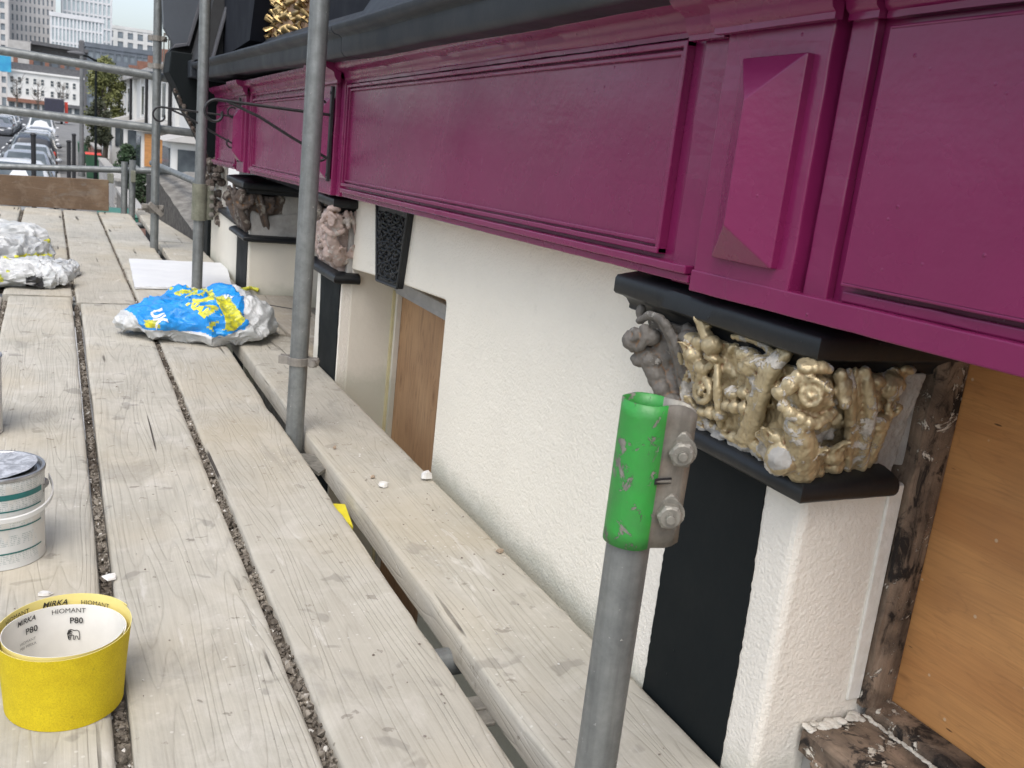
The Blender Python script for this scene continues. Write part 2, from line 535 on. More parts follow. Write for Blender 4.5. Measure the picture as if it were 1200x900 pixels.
# ================================================================ GROUND AND STREET
GZ = -2.2
m = N('asphalt'); co = m.co()
M['asphalt'] = m.done(m.mix(m.ramp(m.noise(co, .6, 5), .3, .7), (.085, .087, .09), (.06, .062, .066)), .8, 0, m.bump(m.noise(co, 60, 3), .004), .4)
M['paving'] = basic('paving', (.22, .215, .205), (.15, .147, .14), .85, 2.0, .003, 30)
MB().box(-600, 600, -100, 900, GZ - .5, GZ - .124).build('ground', M['paving']); COL.objects['ground']['kind'] = 'structure'
o = MB().box(-5.6, .14, -60, 190, GZ - .3, GZ - .12).build('road', M['asphalt']); o['kind'] = 'structure'
o = MB().box(.26, 7.5, -60, 190, GZ - .4, GZ).build('pavement', M['paving']); o['kind'] = 'structure'
o = MB().box(.14, .26, -60, 190, GZ - .4, GZ + .004).build('kerb', M['cement']); o['kind'] = 'structure'
o = MB().box(-9.5, -5.6, -60, 190, GZ - .4, GZ).build('far_pavement', M['paving']); o['kind'] = 'structure'
mk = MB()
for i in range(26):
    mk.box(-2.83, -2.73, 12 + i * 6, 15 + i * 6, GZ - .12, GZ - .114)
M['road_paint'] = basic('road_paint', (.70, .70, .68), (.55, .55, .52), .6, 30, .0005)
o = mk.build('road_marking', M['road_paint']); o['kind'] = 'structure'

# ================================================================ SCAFFOLD BOARDS
def board(x0, x1, y0, y1, x2=None, x3=None, z=0.0, th=.038, seed=0, name='scaffold_board', label='', mat='board', group='pale scaffold boards of the deck', slope=0.0):
    """near end x0..x1 at y0, far end x2..x3 at y1"""
    x2 = x0 if x2 is None else x2; x3 = x1 if x3 is None else x3
    L = y1 - y0
    ny = max(6, int(L / .035)); nx = 10
    oy = (y0 + y1) / 2; ox = (x0 + x1 + x2 + x3) / 4
    prof = [0, .012, .045] + [i / (nx) for i in range(1, nx)] + [.955, .988, 1]
    drop = {0: .006, .012: .0018, .045: .0003, .955: .0003, .988: .0018, 1: .006}
    vs = []; fs = []
    m_ = len(prof)
    for j in range(ny + 1):
        t = j / ny; y = y0 + L * t
        a = x0 + (x2 - x0) * t + .0022 * nz(seed * 3.3, y * 4) + .0012 * nz(seed, y * 17)
        b = x1 + (x3 - x1) * t + .0022 * nz(seed * 5.1 + 9, y * 4) + .0012 * nz(seed + 4, y * 17)
        chipl = max(0, nz(seed * 2.2, y * 9) - .35) * .02
        chipr = max(0, nz(seed * 2.9 + 5, y * 9) - .35) * .02
        for k, p in enumerate(prof):
            zz = z - drop.get(p, 0) + .0012 * nz(p * 3 + seed, y * 2.2) + slope * (y - y0)
            if k < 2: zz -= chipl
            if k > m_ - 3: zz -= chipr
            e = 0
            if j == 0: e = .004 * nz(p * 9, seed) ; zz -= .003
            if j == ny: e = .004 * nz(p * 9, seed + 3); zz -= .003
            vs.append((a + (b - a) * p - ox, y + e - oy, zz))
        vs.append((b - ox, y - oy, z - th + slope * (y - y0)))
        vs.append((a - ox, y - oy, z - th + slope * (y - y0)))
    w = m_ + 2
    for j in range(ny):
        for k in range(w):
            fs.append((j * w + k, j * w + (k + 1) % w, (j + 1) * w + (k + 1) % w, (j + 1) * w + k))
    fs.append(tuple(range(w - 1, -1, -1))); fs.append(tuple(ny * w + k for k in range(w)))
    mb = MB().add(vs, fs)
    o = mb.build(name, M[mat], None, smooth=50)
    o.location = (ox, oy, 0)
    tag(o, label, 'board', group)
    return o

YB = 4.30
board(-.97, -.745, -1.2, 4.30, -.99, -.765, seed=1, label='third pale board out from the paint tin, at the open edge of the deck')
board(-.72, -.495, -1.0, 4.35, -.74, -.52, seed=2, label='second pale board left of the board carrying the paint tin')
board(-.452, -.19, -1.1, 4.34, -.452, -.192, seed=3, label='pale board just left of the board carrying the paint tin')
board(-.168, .0665, -1.15, 4.37, -.172, .0665, seed=4, label='wide pale board carrying the paint tin and most of the yellow roll')
board(.080, .304, -1.1, 4.24, .0985, .3285, seed=5, label='near pale board with knot rings between two rubble filled gaps')
board(.333, .546, -1.1, 4.10, .343, .574, seed=6, label='near pale board with long crack beside the open gap with the poles')
board(.606, .836, -.5, 3.66, .618, .842, seed=8, th=.054, label='dusty yellow stained board lying along the foot of the white wall', mat='board')
# far bay of the deck
board(-.99, -.755, 4.40, 8.05, -1.0, -.77, seed=11, label='far pale board at the outer open edge behind the first bay')
board(-.735, -.50, 4.41, 8.10, -.74, -.51, seed=12, label='far pale board two boards left of the crumpled bags')
board(-.475, -.215, 4.38, 8.12, -.48, -.222, seed=13, label='far pale board running under the crumpled white bags')
board(-.195, .070, 4.405, 8.10, -.196, .053, seed=14, label='far pale board with the tail of the white bags on it')
board(.083, .317, 4.265, 8.12, .065, .300, seed=15, label='far clean pale board directly behind the butt joint near the blue bag')
board(.330, .560, 4.13, 8.14, .315, .545, seed=16, label='far pale board with the white sheet lying across it')
board(.588, .835, 3.70, 6.45, .600, .838, seed=17, label='far board beside the poles, partly under the white sheet')
board(.602, .850, 6.47, 8.60, .612, .86, seed=18, label='farthest board next to the broken stone wall end')
board(.852, 1.062, 3.35, 4.62, .852, 1.062, seed=19, z=-.004, label='short dirty board laid inside the shop doorway', mat='board_edge')

# rubble and mortar crumbs packed in the two narrow joints
def rubble(name, lines, seed, label):
    random.seed(seed)
    mb = MB()
    for (xa, ya, xb, yb, wdt, dens) in lines:
        L = yb - ya
        # bed strip
        k = int(L / .02)
        vs = []; fs = []
        for j in range(k + 1):
            t = j / k; x = xa + (xb - xa) * t; y = ya + L * t
            for q in range(3):
                vs.append((x + (q - 1) * wdt * .62, y, -.022 + .008 * nz(x * 90 + q * 3, y * 60)))
        for j in range(k):
            for q in range(2):
                fs.append((j * 3 + q, j * 3 + q + 1, (j + 1) * 3 + q + 1, (j + 1) * 3 + q))
        mb.add(vs, fs)
        for i in range(int(dens * L)):
            t = random.random(); x = xa + (xb - xa) * t; y = ya + L * t
            r = random.uniform(.0012, .0050) if random.random() < .8 else random.uniform(.006, .0105)
            x += random.uniform(-1, 1) * max(0, wdt * .5 - r * .6)
            rot = Matrix.Rotation(random.uniform(0, 6.3), 3, Vector((random.random(), random.random(), random.random())).normalized())
            pts = [rot @ Vector(v) for v in ((1, 0, 0), (-1, 0, .1), (0, 1, 0), (0, -.9, 0), (0, 0, .8), (0, .1, -.8))]
            c = Vector((x, y, -.014 + random.uniform(-.006, .004)))
            vs = [c + p * r * random.uniform(.7, 1.25) for p in pts]
            mb.add(vs, [(0, 2, 4), (2, 1, 4), (1, 3, 4), (3, 0, 4), (2, 0, 5), (1, 2, 5), (3, 1, 5), (0, 3, 5)])
    n = N('rubble_' + name)
    v = n.vor(n.co(), 160, 'F1', 'Color')
    sep = n.node('ShaderNodeSeparateColor'); n.put(sep.inputs[0], v)
    col = n.mix(sep.outputs[0], (.10, .085, .068), (.40, .36, .30))
    col = n.mix(n.ramp(n.noise(n.co((1, 1, 1)), 6, 3), .4, .62), col, (.09, .075, .06))
    col = n.mix(n.ramp(sep.outputs[1], .955, .97), col, (.60, .58, .53))
    o = mb.build('rubble', n.done(col, .9, 0, n.bump(n.noise(n.co(), 300, 2), .001), .2))
    return tag(o, label, 'rubble', kind='stuff')
rubble('a', [(.0735, -1.0, .0825, 4.24, .0165, 420)], 3, 'grit and stone crumbs packed in the joint beside the yellow roll')
rubble('b', [(.3185, -1.0, .334, 4.10, .0265, 620)], 4, 'mortar rubble and small stones packed in the middle joint')
rubble('c', [(-.181, -1.0, -.183, 4.3, .018, 300), (-.205, 4.5, -.209, 8.0, .02, 140), (.0765, 4.5, .059, 8.0, .012, 140), (.3235, 4.2, .3075, 8.0, .012, 140)], 5, 'dark grit in the thin joints at the left and far end')

# toe board across the far end
o = MB()
o.prism([(-1.2, -.004), (.388, .012), (.386, .252), (-.4, .226), (-1.2, .205)], 'y', 8.06, 8.10)
t = tag(o.build('toe_board', M['toe'], None, bevel=.004), 'brown weathered toe board standing across the far end of the deck', 'board')

# things below the deck seen through the open gap
def tube_obj(p0, p1, r=.0241, name='scaffold_tube', label='', group='grey steel scaffold tubes', mat='tube', n=20):
    p0 = Vector(p0); p1 = Vector(p1)
    d = p1 - p0
    L = d.length
    # hollow tube in local space along z
    mb = MB().lathe([(r, 0), (r, L), (r - .004, L), (r - .004, L - .05), (r - .004, .05), (r - .004, 0)], (0, 0, 0), n, closed=True)
    o = mb.build(name, M[mat], None, smooth=40)
    o.location = p0
    o.rotation_euler = d.to_track_quat('Z', 'Y').to_euler()
    return tag(o, label, 'scaffold tube', group)

tube_obj((-1.35, 1.30, -.066), (.86, 1.34, -.066), label='transom tube under the near boards below the yellow roll')
tube_obj((-1.35, 2.52, -.066), (.86, 2.56, -.066), label='transom tube under the boards beside the pole with the ring clamp')
tube_obj((-1.35, 4.15, -.066), (1.05, 4.2, -.066), label='transom tube under the butt joint of the boards')
tube_obj((-1.35, 4.50, -.066), (1.05, 4.52, -.066), label='second transom tube just behind the butt joint')
tube_obj((-1.35, 6.3, -.066), (.82, 6.32, -.066), label='transom tube under the far bay of boards')
tube_obj((-1.35, 7.9, -.066), (.82, 7.92, -.066), label='last transom tube under the toe board')
tube_obj((.70, -1.2, -.115), (.70, 8.3, -.115), label='ledger tube running under the board along the wall')
# a plank and bracket lower down inside the gap
o = MB().box(.545, .72, -.8, 6.0, -.30, -.262).build('lower_board', M['board_edge'], None, bevel=.003)
tag(o, 'brown grey board of a lower level seen down through the open gap', 'board')
o = MB().prism([(.555, 2.33), (.612, 2.31), (.614, 2.20), (.588, 2.17)], 'z', -.030, -.022).build('flat_plate', M['zinc'], None)
tag(o, 'small grey metal plate wedged in the gap at the foot of the pole', 'plate')
M['yellow_plastic'] = basic('yellow_plastic', (.78, .68, .03), (.66, .56, .03), .45, 20, .0003)
o = MB().prism([(.556, 2.005), (.606, 1.99), (.588, 1.86)], 'z', -.042, -.034).build('yellow_scrap', M['yellow_plastic'], None)
tag(o, 'bright yellow plastic scrap lodged in the open gap', 'scrap')
o = MB().box(.572, .600, 1.15, 1.185, -.045, -.037).box(.572, .600, 1.115, 1.15, -.047, -.040).build('steel_clip', M['zinc'], None, bevel=.002)
tag(o, 'pale steel clip deep in the near end of the gap', 'clip')
MBX = MB().box(.5, .60, -.8, 7.9, -.9, -.55).build('brick_pier', basic('old_brick', (.20, .09, .055), (.12, .06, .04), .9, 12, .004, 60), None)
tag(MBX, 'dark old brick ledge far below the open gap', 'ledge')

# ================================================================ SCAFFOLD POLES
def ring_clamp(parent, z, r=.0241, ang=0.0, w=.022, name='ring_clamp'):
    """two bent straps with a bolt, local to a vertical tube"""
    mb = MB()
    ro = r + .006
    for sgn in (0, 1):
        pts = []
        for k in range(13):
            a = ang + R(14) + math.pi * sgn + R(152) * k / 12
            pts.append((math.cos(a), math.sin(a)))
        vs = []; fs = []
        for (c, s_) in pts:
            for rr, zz in ((r + .0008, z - w / 2), (ro, z - w / 2), (ro, z + w / 2), (r + .0008, z + w / 2)):
                vs.append((c * rr, s_ * rr, zz))
        for k in range(12):
            for q in range(4):
                fs.append((k * 4 + q, k * 4 + (q + 1) % 4, (k + 1) * 4 + (q + 1) % 4, (k + 1) * 4 + q))
        fs += [(0, 1, 2, 3), (51, 50, 49, 48)]
        mb.add(vs, fs)
    # lugs
    for sgn in (0, 1):
        a = ang + math.pi * sgn
        c, s_ = math.cos(a), math.sin(a)
        for off in (-.009, .009):
            mt = Matrix.Translation((c * (ro + .009) - s_ * off, s_ * (ro + .009) + c * off, z)) @ Matrix.Rotation(a, 4, 'Z')
            mb.boxm(mt, .026, .006, w)
    o = mb.build(name, M['clamp'], parent, bevel=.001)
    rel(o, parent)
    for sgn in (0,):
        a = ang
        c, s_ = math.cos(a), math.sin(a)
        p = Vector((c * (ro + .012), s_ * (ro + .012), z))
        d = Vector((-s_, c, 0))
        b = MB().tube([p - d * .028, p + d * .028], .005, 10)
        b.tube([p - d * .024, p - d * .014], .0115, 6)
        b.tube([p + d * .013, p + d * .022], .010, 6)
        b.tube([p - d * .0275, p - d * .0235], .0085, 10)
        q = b.build('bolt', M['clamp'], o, bevel=.0006)
        q.matrix_parent_inverse = Matrix.Identity(4)
    return o

def pole(base, top, label, name='scaffold_pole'):
    base = Vector(base); top = Vector(top)
    L = (top - base).length
    e = empty(name, base, label, 'scaffold pole', 'upright scaffold poles in the deck gap')
    mb = MB().lathe([(.0241, 0), (.0241, L), (.0200, L), (.0200, L - .2), (.0200, 0)], (0, 0, 0), 28, closed=True)
    o = mb.build('tube', M['tube'], e, smooth=40)
    e.rotation_euler = Vector((0, 0, 1)).rotation_difference((top - base).normalized()).to_euler()
    return e, o, L

def child_local(o):
    o.matrix_parent_inverse = Matrix.Identity(4)
    return o

# pole 1: short, capped by the green sleeve coupler
e1, t1, L1 = pole((.578, .803, -2.2), (.5665, .797, .545), 'short near pole topped by the green painted sleeve coupler')
zb = 2.2
def sleeve(parent, z0, z1, ang, mats, r=.0262, green=True):
    """split sleeve with a flat bolted flange on one side (local coordinates)"""
    th = .0026
    n = 26
    prof = []
    # open C section: goes around then leaves tangentially as flange
    a0 = ang + R(38)
    pts_o = []
    for k in range(n + 1):
        a = a0 + R(284) * k / n
        pts_o.append((math.cos(a) * (r + th), math.sin(a) * (r + th)))
    fl = .026
    c, s_ = math.cos(ang), math.sin(ang)
    tx, ty = -s_, c
    end = (c * (r + fl) + tx * (-.006), s_ * (r + fl) + ty * (-.006))
    end2 = (c * (r + fl) + tx * (.006), s_ * (r + fl) + ty * (.006))
    def blend(p, q, m):
        return [(p[0] + (q[0] - p[0]) * i / m, p[1] + (q[1] - p[1]) * i / m) for i in range(1, m + 1)]
    line = list(reversed(blend(pts_o[0], end2, 4))) + pts_o + blend(pts_o[-1], end, 4)
    vs = []; fs = []
    m_ = len(line)
    H = z1 - z0
    nzr = 10
    for j in range(nzr + 1):
        t = j / nzr
        for i, (x, y) in enumerate(line):
            d = math.hypot(x, y)
            out_ = max(0, d - (r + th)) / fl
            z = z0 + H * t
            if out_ > .3:       # rounded flange corners
                q = (out_ - .3) / .7
                lim = H / 2 - .010 * q * q
                z = (z0 + z1) / 2 + (z - (z0 + z1) / 2) * lim / (H / 2)
            wob = 1 + .012 * nz(x * 60, y * 60, z * 14)
            ux, uy = x / d, y / d
            vs.append((x * wob, y * wob, z + (.0018 * nz(x * 40, y * 40, 3) if j in (0, nzr) else 0)))
    for j in range(nzr):
        for i in range(m_ - 1):
            fs.append((j * m_ + i, j * m_ + i + 1, (j + 1) * m_ + i + 1, (j + 1) * m_ + i))
    o = MB().add(vs, fs).build('sleeve', [M[mats], M['zinc']], parent, smooth=60)
    for q_, p_ in enumerate(o.data.polygons):
        i_ = q_ % (m_ - 1)
        if i_ < 5 or i_ > m_ - 7: p_.material_index = 1
    sm = o.modifiers.new('solid', 'SOLIDIFY'); sm.thickness = th; sm.offset = -1
    return child_local(o)
sl = sleeve(e1, zb + .402, zb + .563, R(-30), 'green')
def sleeve_bolt(parent, p, d, s=1.0):
    p = Vector(p); d = Vector(d).normalized()
    up = Vector((0, 0, 1))
    b = MB()
    b.tube([p - d * .014, p + d * .026 * s], .0052 * s, 14)                     # threaded end
    o = b.build('bolt', M['zinc'], parent, bevel=.0008); child_local(o)
    b = MB().tube([p + d * .002, p + d * .0055], .0165 * s, 20)
    w = b.build('washer', M['zinc'], parent, smooth=40); child_local(w)
    b = MB().tube([p + d * .0055, p + d * .018 * s], .0148 * s, 6)
    b.tube([p + d * .018 * s, p + d * .020 * s], [.0135 * s, .0105 * s], 12)
    q = b.build('nut', M['zinc'], parent, bevel=.0014); child_local(q)
    # forged lug behind the nut
    side = d.cross(up)
    pts = []
    for k in range(14):
        a = 2 * math.pi * k / 14
        yy = math.sin(a) * (.024 if math.sin(a) > 0 else .017) * s
        pts.append(p + side * math.cos(a) * .0165 * s * (1 - .35 * max(0, math.sin(a))) + up * yy)
    vs = [q_ - d * .001 for q_ in pts] + [p + (q_ - p) * .86 + d * .005 for q_ in pts]
    fs = [tuple(range(14)), tuple(range(27, 13, -1))] + [(k, (k + 1) % 14, 14 + (k + 1) % 14, 14 + k) for k in range(14)]
    g = MB().add(vs, fs).build('lug', M['zinc'], parent, bevel=.001); child_local(g)
ca, sa = math.cos(R(-30)), math.sin(R(-30))
dd = (sa, -ca, 0)      # faces the camera side of the flange
fx, fy = ca * .040, sa * .040
off = .0085
sleeve_bolt(e1, (fx + dd[0] * off, fy + dd[1] * off, zb + .514), dd, 1.0)
sleeve_bolt(e1, (fx - .003 + dd[0] * off, fy + dd[1] * off, zb + .444), dd, 1.0)
o = MB().tube([(ca * .012 - .0075, -.0285, zb + .481), (ca * .012 + .0105, -.0300, zb + .4805)], .0022, 8).build('spacer_pin', M['zinc'], e1); child_local(o)
slot = MB().box(.001, .0225, -.0305, -.0285, zb + .4775, zb + .4845).build('slot', M['dark_iron'], e1, bevel=.001); child_local(slot)

# pole 2
e2, t2, L2 = pole((.582, 2.445, -2.2), (.592, 2.43, 2.6), 'tall pole with a ring clamp low down, nearest full height upright')
c = ring_clamp(e2, 2.2 + .200, ang=R(-28)); child_local(c)
# pole 3
e3, t3, L3 = pole((.601, 4.585, -2.2), (.606, 4.58, 2.6), 'tall pole behind the blue bag with a long mossy sleeve')
b = MB().lathe([(.0245, 2.2 + .34), (.0335, 2.2 + .34), (.0335, 2.2 + .415), (.0325, 2.2 + .42), (.0335, 2.2 + .425), (.0335, 2.2 + .505), (.0245, 2.2 + .505)], (0, 0, 0), 24)
b.box(.028, .062, -.010, .004, 2.2 + .345, 2.2 + .50)
o = b.build('sleeve', M['sleeve_old'], e3, smooth=40); child_local(o)
for zz in (.37, .41, .45, .49):
    o = MB().tube([(.052, -.032, 2.2 + zz), (.052, .012, 2.2 + zz)], .006, 8).tube([(.052, -.026, 2.2 + zz), (.052, -.014, 2.2 + zz)], .0125, 6).build('bolt', M['clamp'], e3, bevel=.001); child_local(o)
# pole 4
e4, t4, L4 = pole((.553, 6.13, -2.2), (.548, 6.13, 2.8), 'tall far pole carrying the guard rails, black bracket behind it')
c = ring_clamp(e4, 2.2 + .235, ang=R(-20), w=.05); child_local(c)
b = MB()
mt = Matrix.Translation((.002, -.040, 2.2 + .235)) @ Matrix.Rotation(R(42), 4, 'Y')
b.boxm(mt, .105, .030, .030); b.boxm(Matrix.Translation((-.07, -.03, 2.2 + .228)), .06, .012, .012)
b.boxm(Matrix.Translation((-.06, -.03, 2.2 + .25)), .035, .03, .03)
o = b.build('swivel_coupler', M['clamp'], e4, bevel=.004); child_local(o)
for zz in (1.06, 1.215):
    c = ring_clamp(e4, 2.2 + zz, ang=R(-30), w=.03, name='plate_clamp'); child_local(c)
b = MB().box(.030, .036, -.030, -.022, 2.2 + 1.03, 2.2 + 1.24).box(.056, .062, -.030, -.022, 2.2 + 1.03, 2.2 + 1.24).box(.030, .062, -.0295, -.0225, 2.2 + 1.235, 2.2 + 1.25)
o = b.build('slotted_plate', M['clamp'], e4, bevel=.001); child_local(o)
# far post at the end of the deck
e5, t5, L5 = pole((.553, 8.03, -2.2), (.553, 8.03, .42), 'short upright post at the far right end of the toe board')
e6, t6, L6 = pole((.50, 8.10, -2.2), (.50, 8.10, .40), 'short upright post doubled up behind the toe board end')

# rails
tube_obj((-1.6, 6.235, 1.093), (.66, 6.175, 1.000), label='upper guard rail tube crossing the far end in front of the towers')
tube_obj((-1.6, 6.245, .745), (.90, 6.18, .70), label='middle guard rail tube crossing above the parked cars')
tube_obj((-1.6, 8.16, .205), (.86, 8.155, .355), label='low rail tube just above the brown toe board')
tube_obj((.72, 8.3, .40), (1.0, 6.4, .33), label='short tube end poking in beside the far wall')
o = MB().boxm(Matrix.Translation((.40, 8.10, .265)), .045, .05, .075).build('rail_clip', M['sleeve_old'], None, bevel=.006)
tag(o, 'greenish coupler gripping the low rail at the end of the toe board', 'coupler')
o = MB().boxm(Matrix.Translation((.557, 7.99, .30)), .035, .04, .09).build('rail_clip', M['sleeve_old'], None, bevel=.006)
tag(o, 'greenish coupler joining the low rail to the short far post', 'coupler')
# ================================================================ THE SHOPFRONT BUILDING
bld = empty('shopfront_building', (1.0, 2.5, GZ), 'white rendered corner building with purple fascia, black cornice and boarded openings', 'building')
def BP(mb, name, mat, parent=None, **kw):
    p = parent or bld
    o = mb.build(name, mat if not isinstance(mat, str) else M[mat], p, **kw)
    if p is bld: rel(o, bld)
    return o

# --- rendered wall with the middle opening (single L shaped slab)
w = MB().prism([(1.10, GZ), (2.145, GZ), (2.145, .415), (2.150, .424), (2.160, .426), (2.60, .403), (2.983, .374), (2.983, .70), (1.10, .70)], 'x', .875, 1.30)
wall = BP(w, 'wall', 'white', bevel=.006, seg=3)
w = MB().box(.8752, 1.0455, 2.985, 3.32, GZ, .70)
BP(w, 'wall_pier', 'cream', bevel=.008, seg=3)
w = MB().box(.8745, .8765, 2.70, 2.99, .386, .66)
# opening infill
op = BP(MB().box(1.047, 1.06, 2.05, 2.984, GZ, .40), 'boarded_window', 'pine')
BP(MB().box(1.028, 1.046, 2.05, 2.984, .302, .322).box(1.018, 1.046, 2.05, 2.984, .322, .352), 'frame_head', basic('grey_frame_paint', (.40, .40, .40), (.34, .34, .34), .6, 20), op, bevel=.003)
BP(MB().box(1.022, 1.046, 2.972, 2.9845, GZ, .31), 'sealant_strip', basic('yellowed_sealant', (.62, .56, .33), (.55, .48, .28), .6, 30), op)
BP(MB().box(1.03, 1.046, 2.952, 2.971, GZ, .302), 'frame_jamb', 'cream', op)
# keystone
ks = BP(MB().prism([(2.712, .615), (2.425, .625), (2.466, .398), (2.655, .389)], 'x', .8585, .8755), 'keystone', 'black', bevel=.004)
kb = MB()
random.seed(21)
def kin(y, z, mrg=.018):
    t = (z - .395) / (.62 - .395)
    lo = 2.466 + (2.425 - 2.466) * t; hi = 2.655 + (2.712 - 2.655) * t
    return lo + mrg < y < hi - mrg and .41 < z < .60
for row in range(16):
    for c_ in range(12):
        z = .415 + row * .0125 + random.uniform(-.003, .003); y = 2.43 + c_ * .026 + (row % 2) * .013 + random.uniform(-.004, .004)
        if kin(y, z):
            p0 = Vector((.857, y, z)); a = random.uniform(-.6, .6) + (.8 if c_ % 2 else -.8)
            kb.tube([p0 + Vector((0, -.010 * math.cos(a), -.008 * math.sin(a))), p0 + Vector((-.005, 0, 0)), p0 + Vector((0, .010 * math.cos(a), .008 * math.sin(a)))], [.002, .0042, .0015], 6)
kv = BP(kb, 'carved_leaves', 'black', ks, smooth=60)
kv['kind'] = 'stuff'
rim = MB()
def kpt(t, s): return None
for a, b in (((2.710, .612), (2.657, .392)), ((2.427, .622), (2.468, .401)), ((2.657, .392), (2.468, .401)), ((2.712, .612), (2.427, .622))):
    rim.tube([(.857, a[0], a[1]), (.857, b[0], b[1])], .0042, 6)
BP(rim, 'border', 'black', ks)

# --- pilaster unit -----------------------------------------------------------
def shaft_poly(y0, y1, x=.845, ch=.012):
    return [(x, y1), (x, y0 + ch), (x + .002, y0 + ch * .45), (x + ch * .7, y0), (1.30, y0), (1.30, y1)]

pil = BP(MB().prism(shaft_poly(.828, 1.145), 'z', GZ, .43), 'pilaster', 'white_fine', bevel=.004, seg=2)
face = jag([(.898, .4215), (1.088, .4215), (1.0875, .0), (1.075, GZ), (.880, GZ), (.888, .0), (.889, .2)], .0020, .007, 3)
BP(MB().prism(face, 'x', .8425, .8458), 'black_panel', 'black_flat', pil)
fcb = jag([(.904, .41), (.9155, .41), (.905, .02), (.893, .02)], .001, .02, 8)
# brighter brushed strip along the inner edge of the return
BP(MB().prism([(.988, .43), (1.013, .43), (1.017, .11), (.993, .11)], 'y', .8235, .829), 'edge_strip', basic('fresh_white_paint', (.80, .79, .74), (.70, .69, .63), .6, 40, .0016, 90), pil, bevel=.002)

# lower black moulding (astragal) as mitred sweep along front and return
def sweep_L(prof, xf, yn, yfar, xdeep, fn=None):
    """prof: (offset outwards, z); runs from yfar along the front to the corner (xf,yn) and back to xdeep"""
    vs = []; n = len(prof)
    K = 26
    for (o_, z) in prof:
        pass
    stations = []
    for k in range(K + 1):
        t = k / K
        stations.append(('f', yfar + (yn - yfar) * t))
    for (o_, z) in prof: pass
    rows = []
    for kind, y in stations[:-1]:
        rows.append([(xf - o_, y + 0, z) for o_, z in prof])
    rows.append([(xf - o_, yn - o_, z) for o_, z in prof])
    for k in range(1, 15):
        rows.append([(xf + (xdeep - xf) * k / 14, yn - o_, z) for o_, z in prof])
    # keep front rows from passing the mitre
    for r in rows[:-15]:
        for i, p in enumerate(r):
            r[i] = (p[0], max(p[1], yn - prof[i][0]), p[2])
    vs = []
    for j, r in enumerate(rows):
        for i, p in enumerate(r):
            w_ = .0012 * nz(p[0] * 30 + 3, p[1] * 30, p[2] * 40) + .0006 * nz(p[0] * 90, p[1] * 90, p[2] * 90)
            q = (p[0] - w_, p[1] - w_ * .6, p[2] + w_ * .7)
            vs.append(fn(*q) if fn else q)
    fs = []
    for j in range(len(rows) - 1):
        for i in range(n):
            fs.append((j * n + i, j * n + (i + 1) % n, (j + 1) * n + (i + 1) % n, (j + 1) * n + i))
    fs.append(tuple(range(n))); fs.append(tuple((len(rows) - 1) * n + i for i in range(n - 1, -1, -1)))
    return MB().add(vs, fs)

def arc(cx, cz, r, a0, a1, k):
    return [(cx + r * math.cos(R(a0 + (a1 - a0) * i / k)), cz + r * math.sin(R(a0 + (a1 - a0) * i / k))) for i in range(k + 1)]

astr = [(-.06, .420), (.004, .4195), (.008, .424)] + arc(.020, .4375, .0145, -95, 60, 8) + [(.020, .4535), (.004, .458), (-.06, .459)]
BP(sweep_L(astr, .842, .832, 1.165, .972), 'lower_moulding', 'black', pil, smooth=50)
abac = [(-.10, .583), (.004, .583), (.008, .588)] + arc(-.002, .6005, .0165, -40, 20, 4) + [(.030, .6065), (.034, .606), (.0435, .6125), (.0445, .6325), (.040, .6375), (-.10, .645)]
abac = [(-.10, .5815), (.008, .5815), (.013, .584), (.013, .590), (.020, .599), (.031, .6045), (.0415, .6065), (.0455, .610), (.0455, .630), (.042, .6355), (.0, .643), (-.10, .648)]
BP(sweep_L(abac, .828, .834, 1.238, 1.02), 'abacus', 'black', pil, smooth=50)

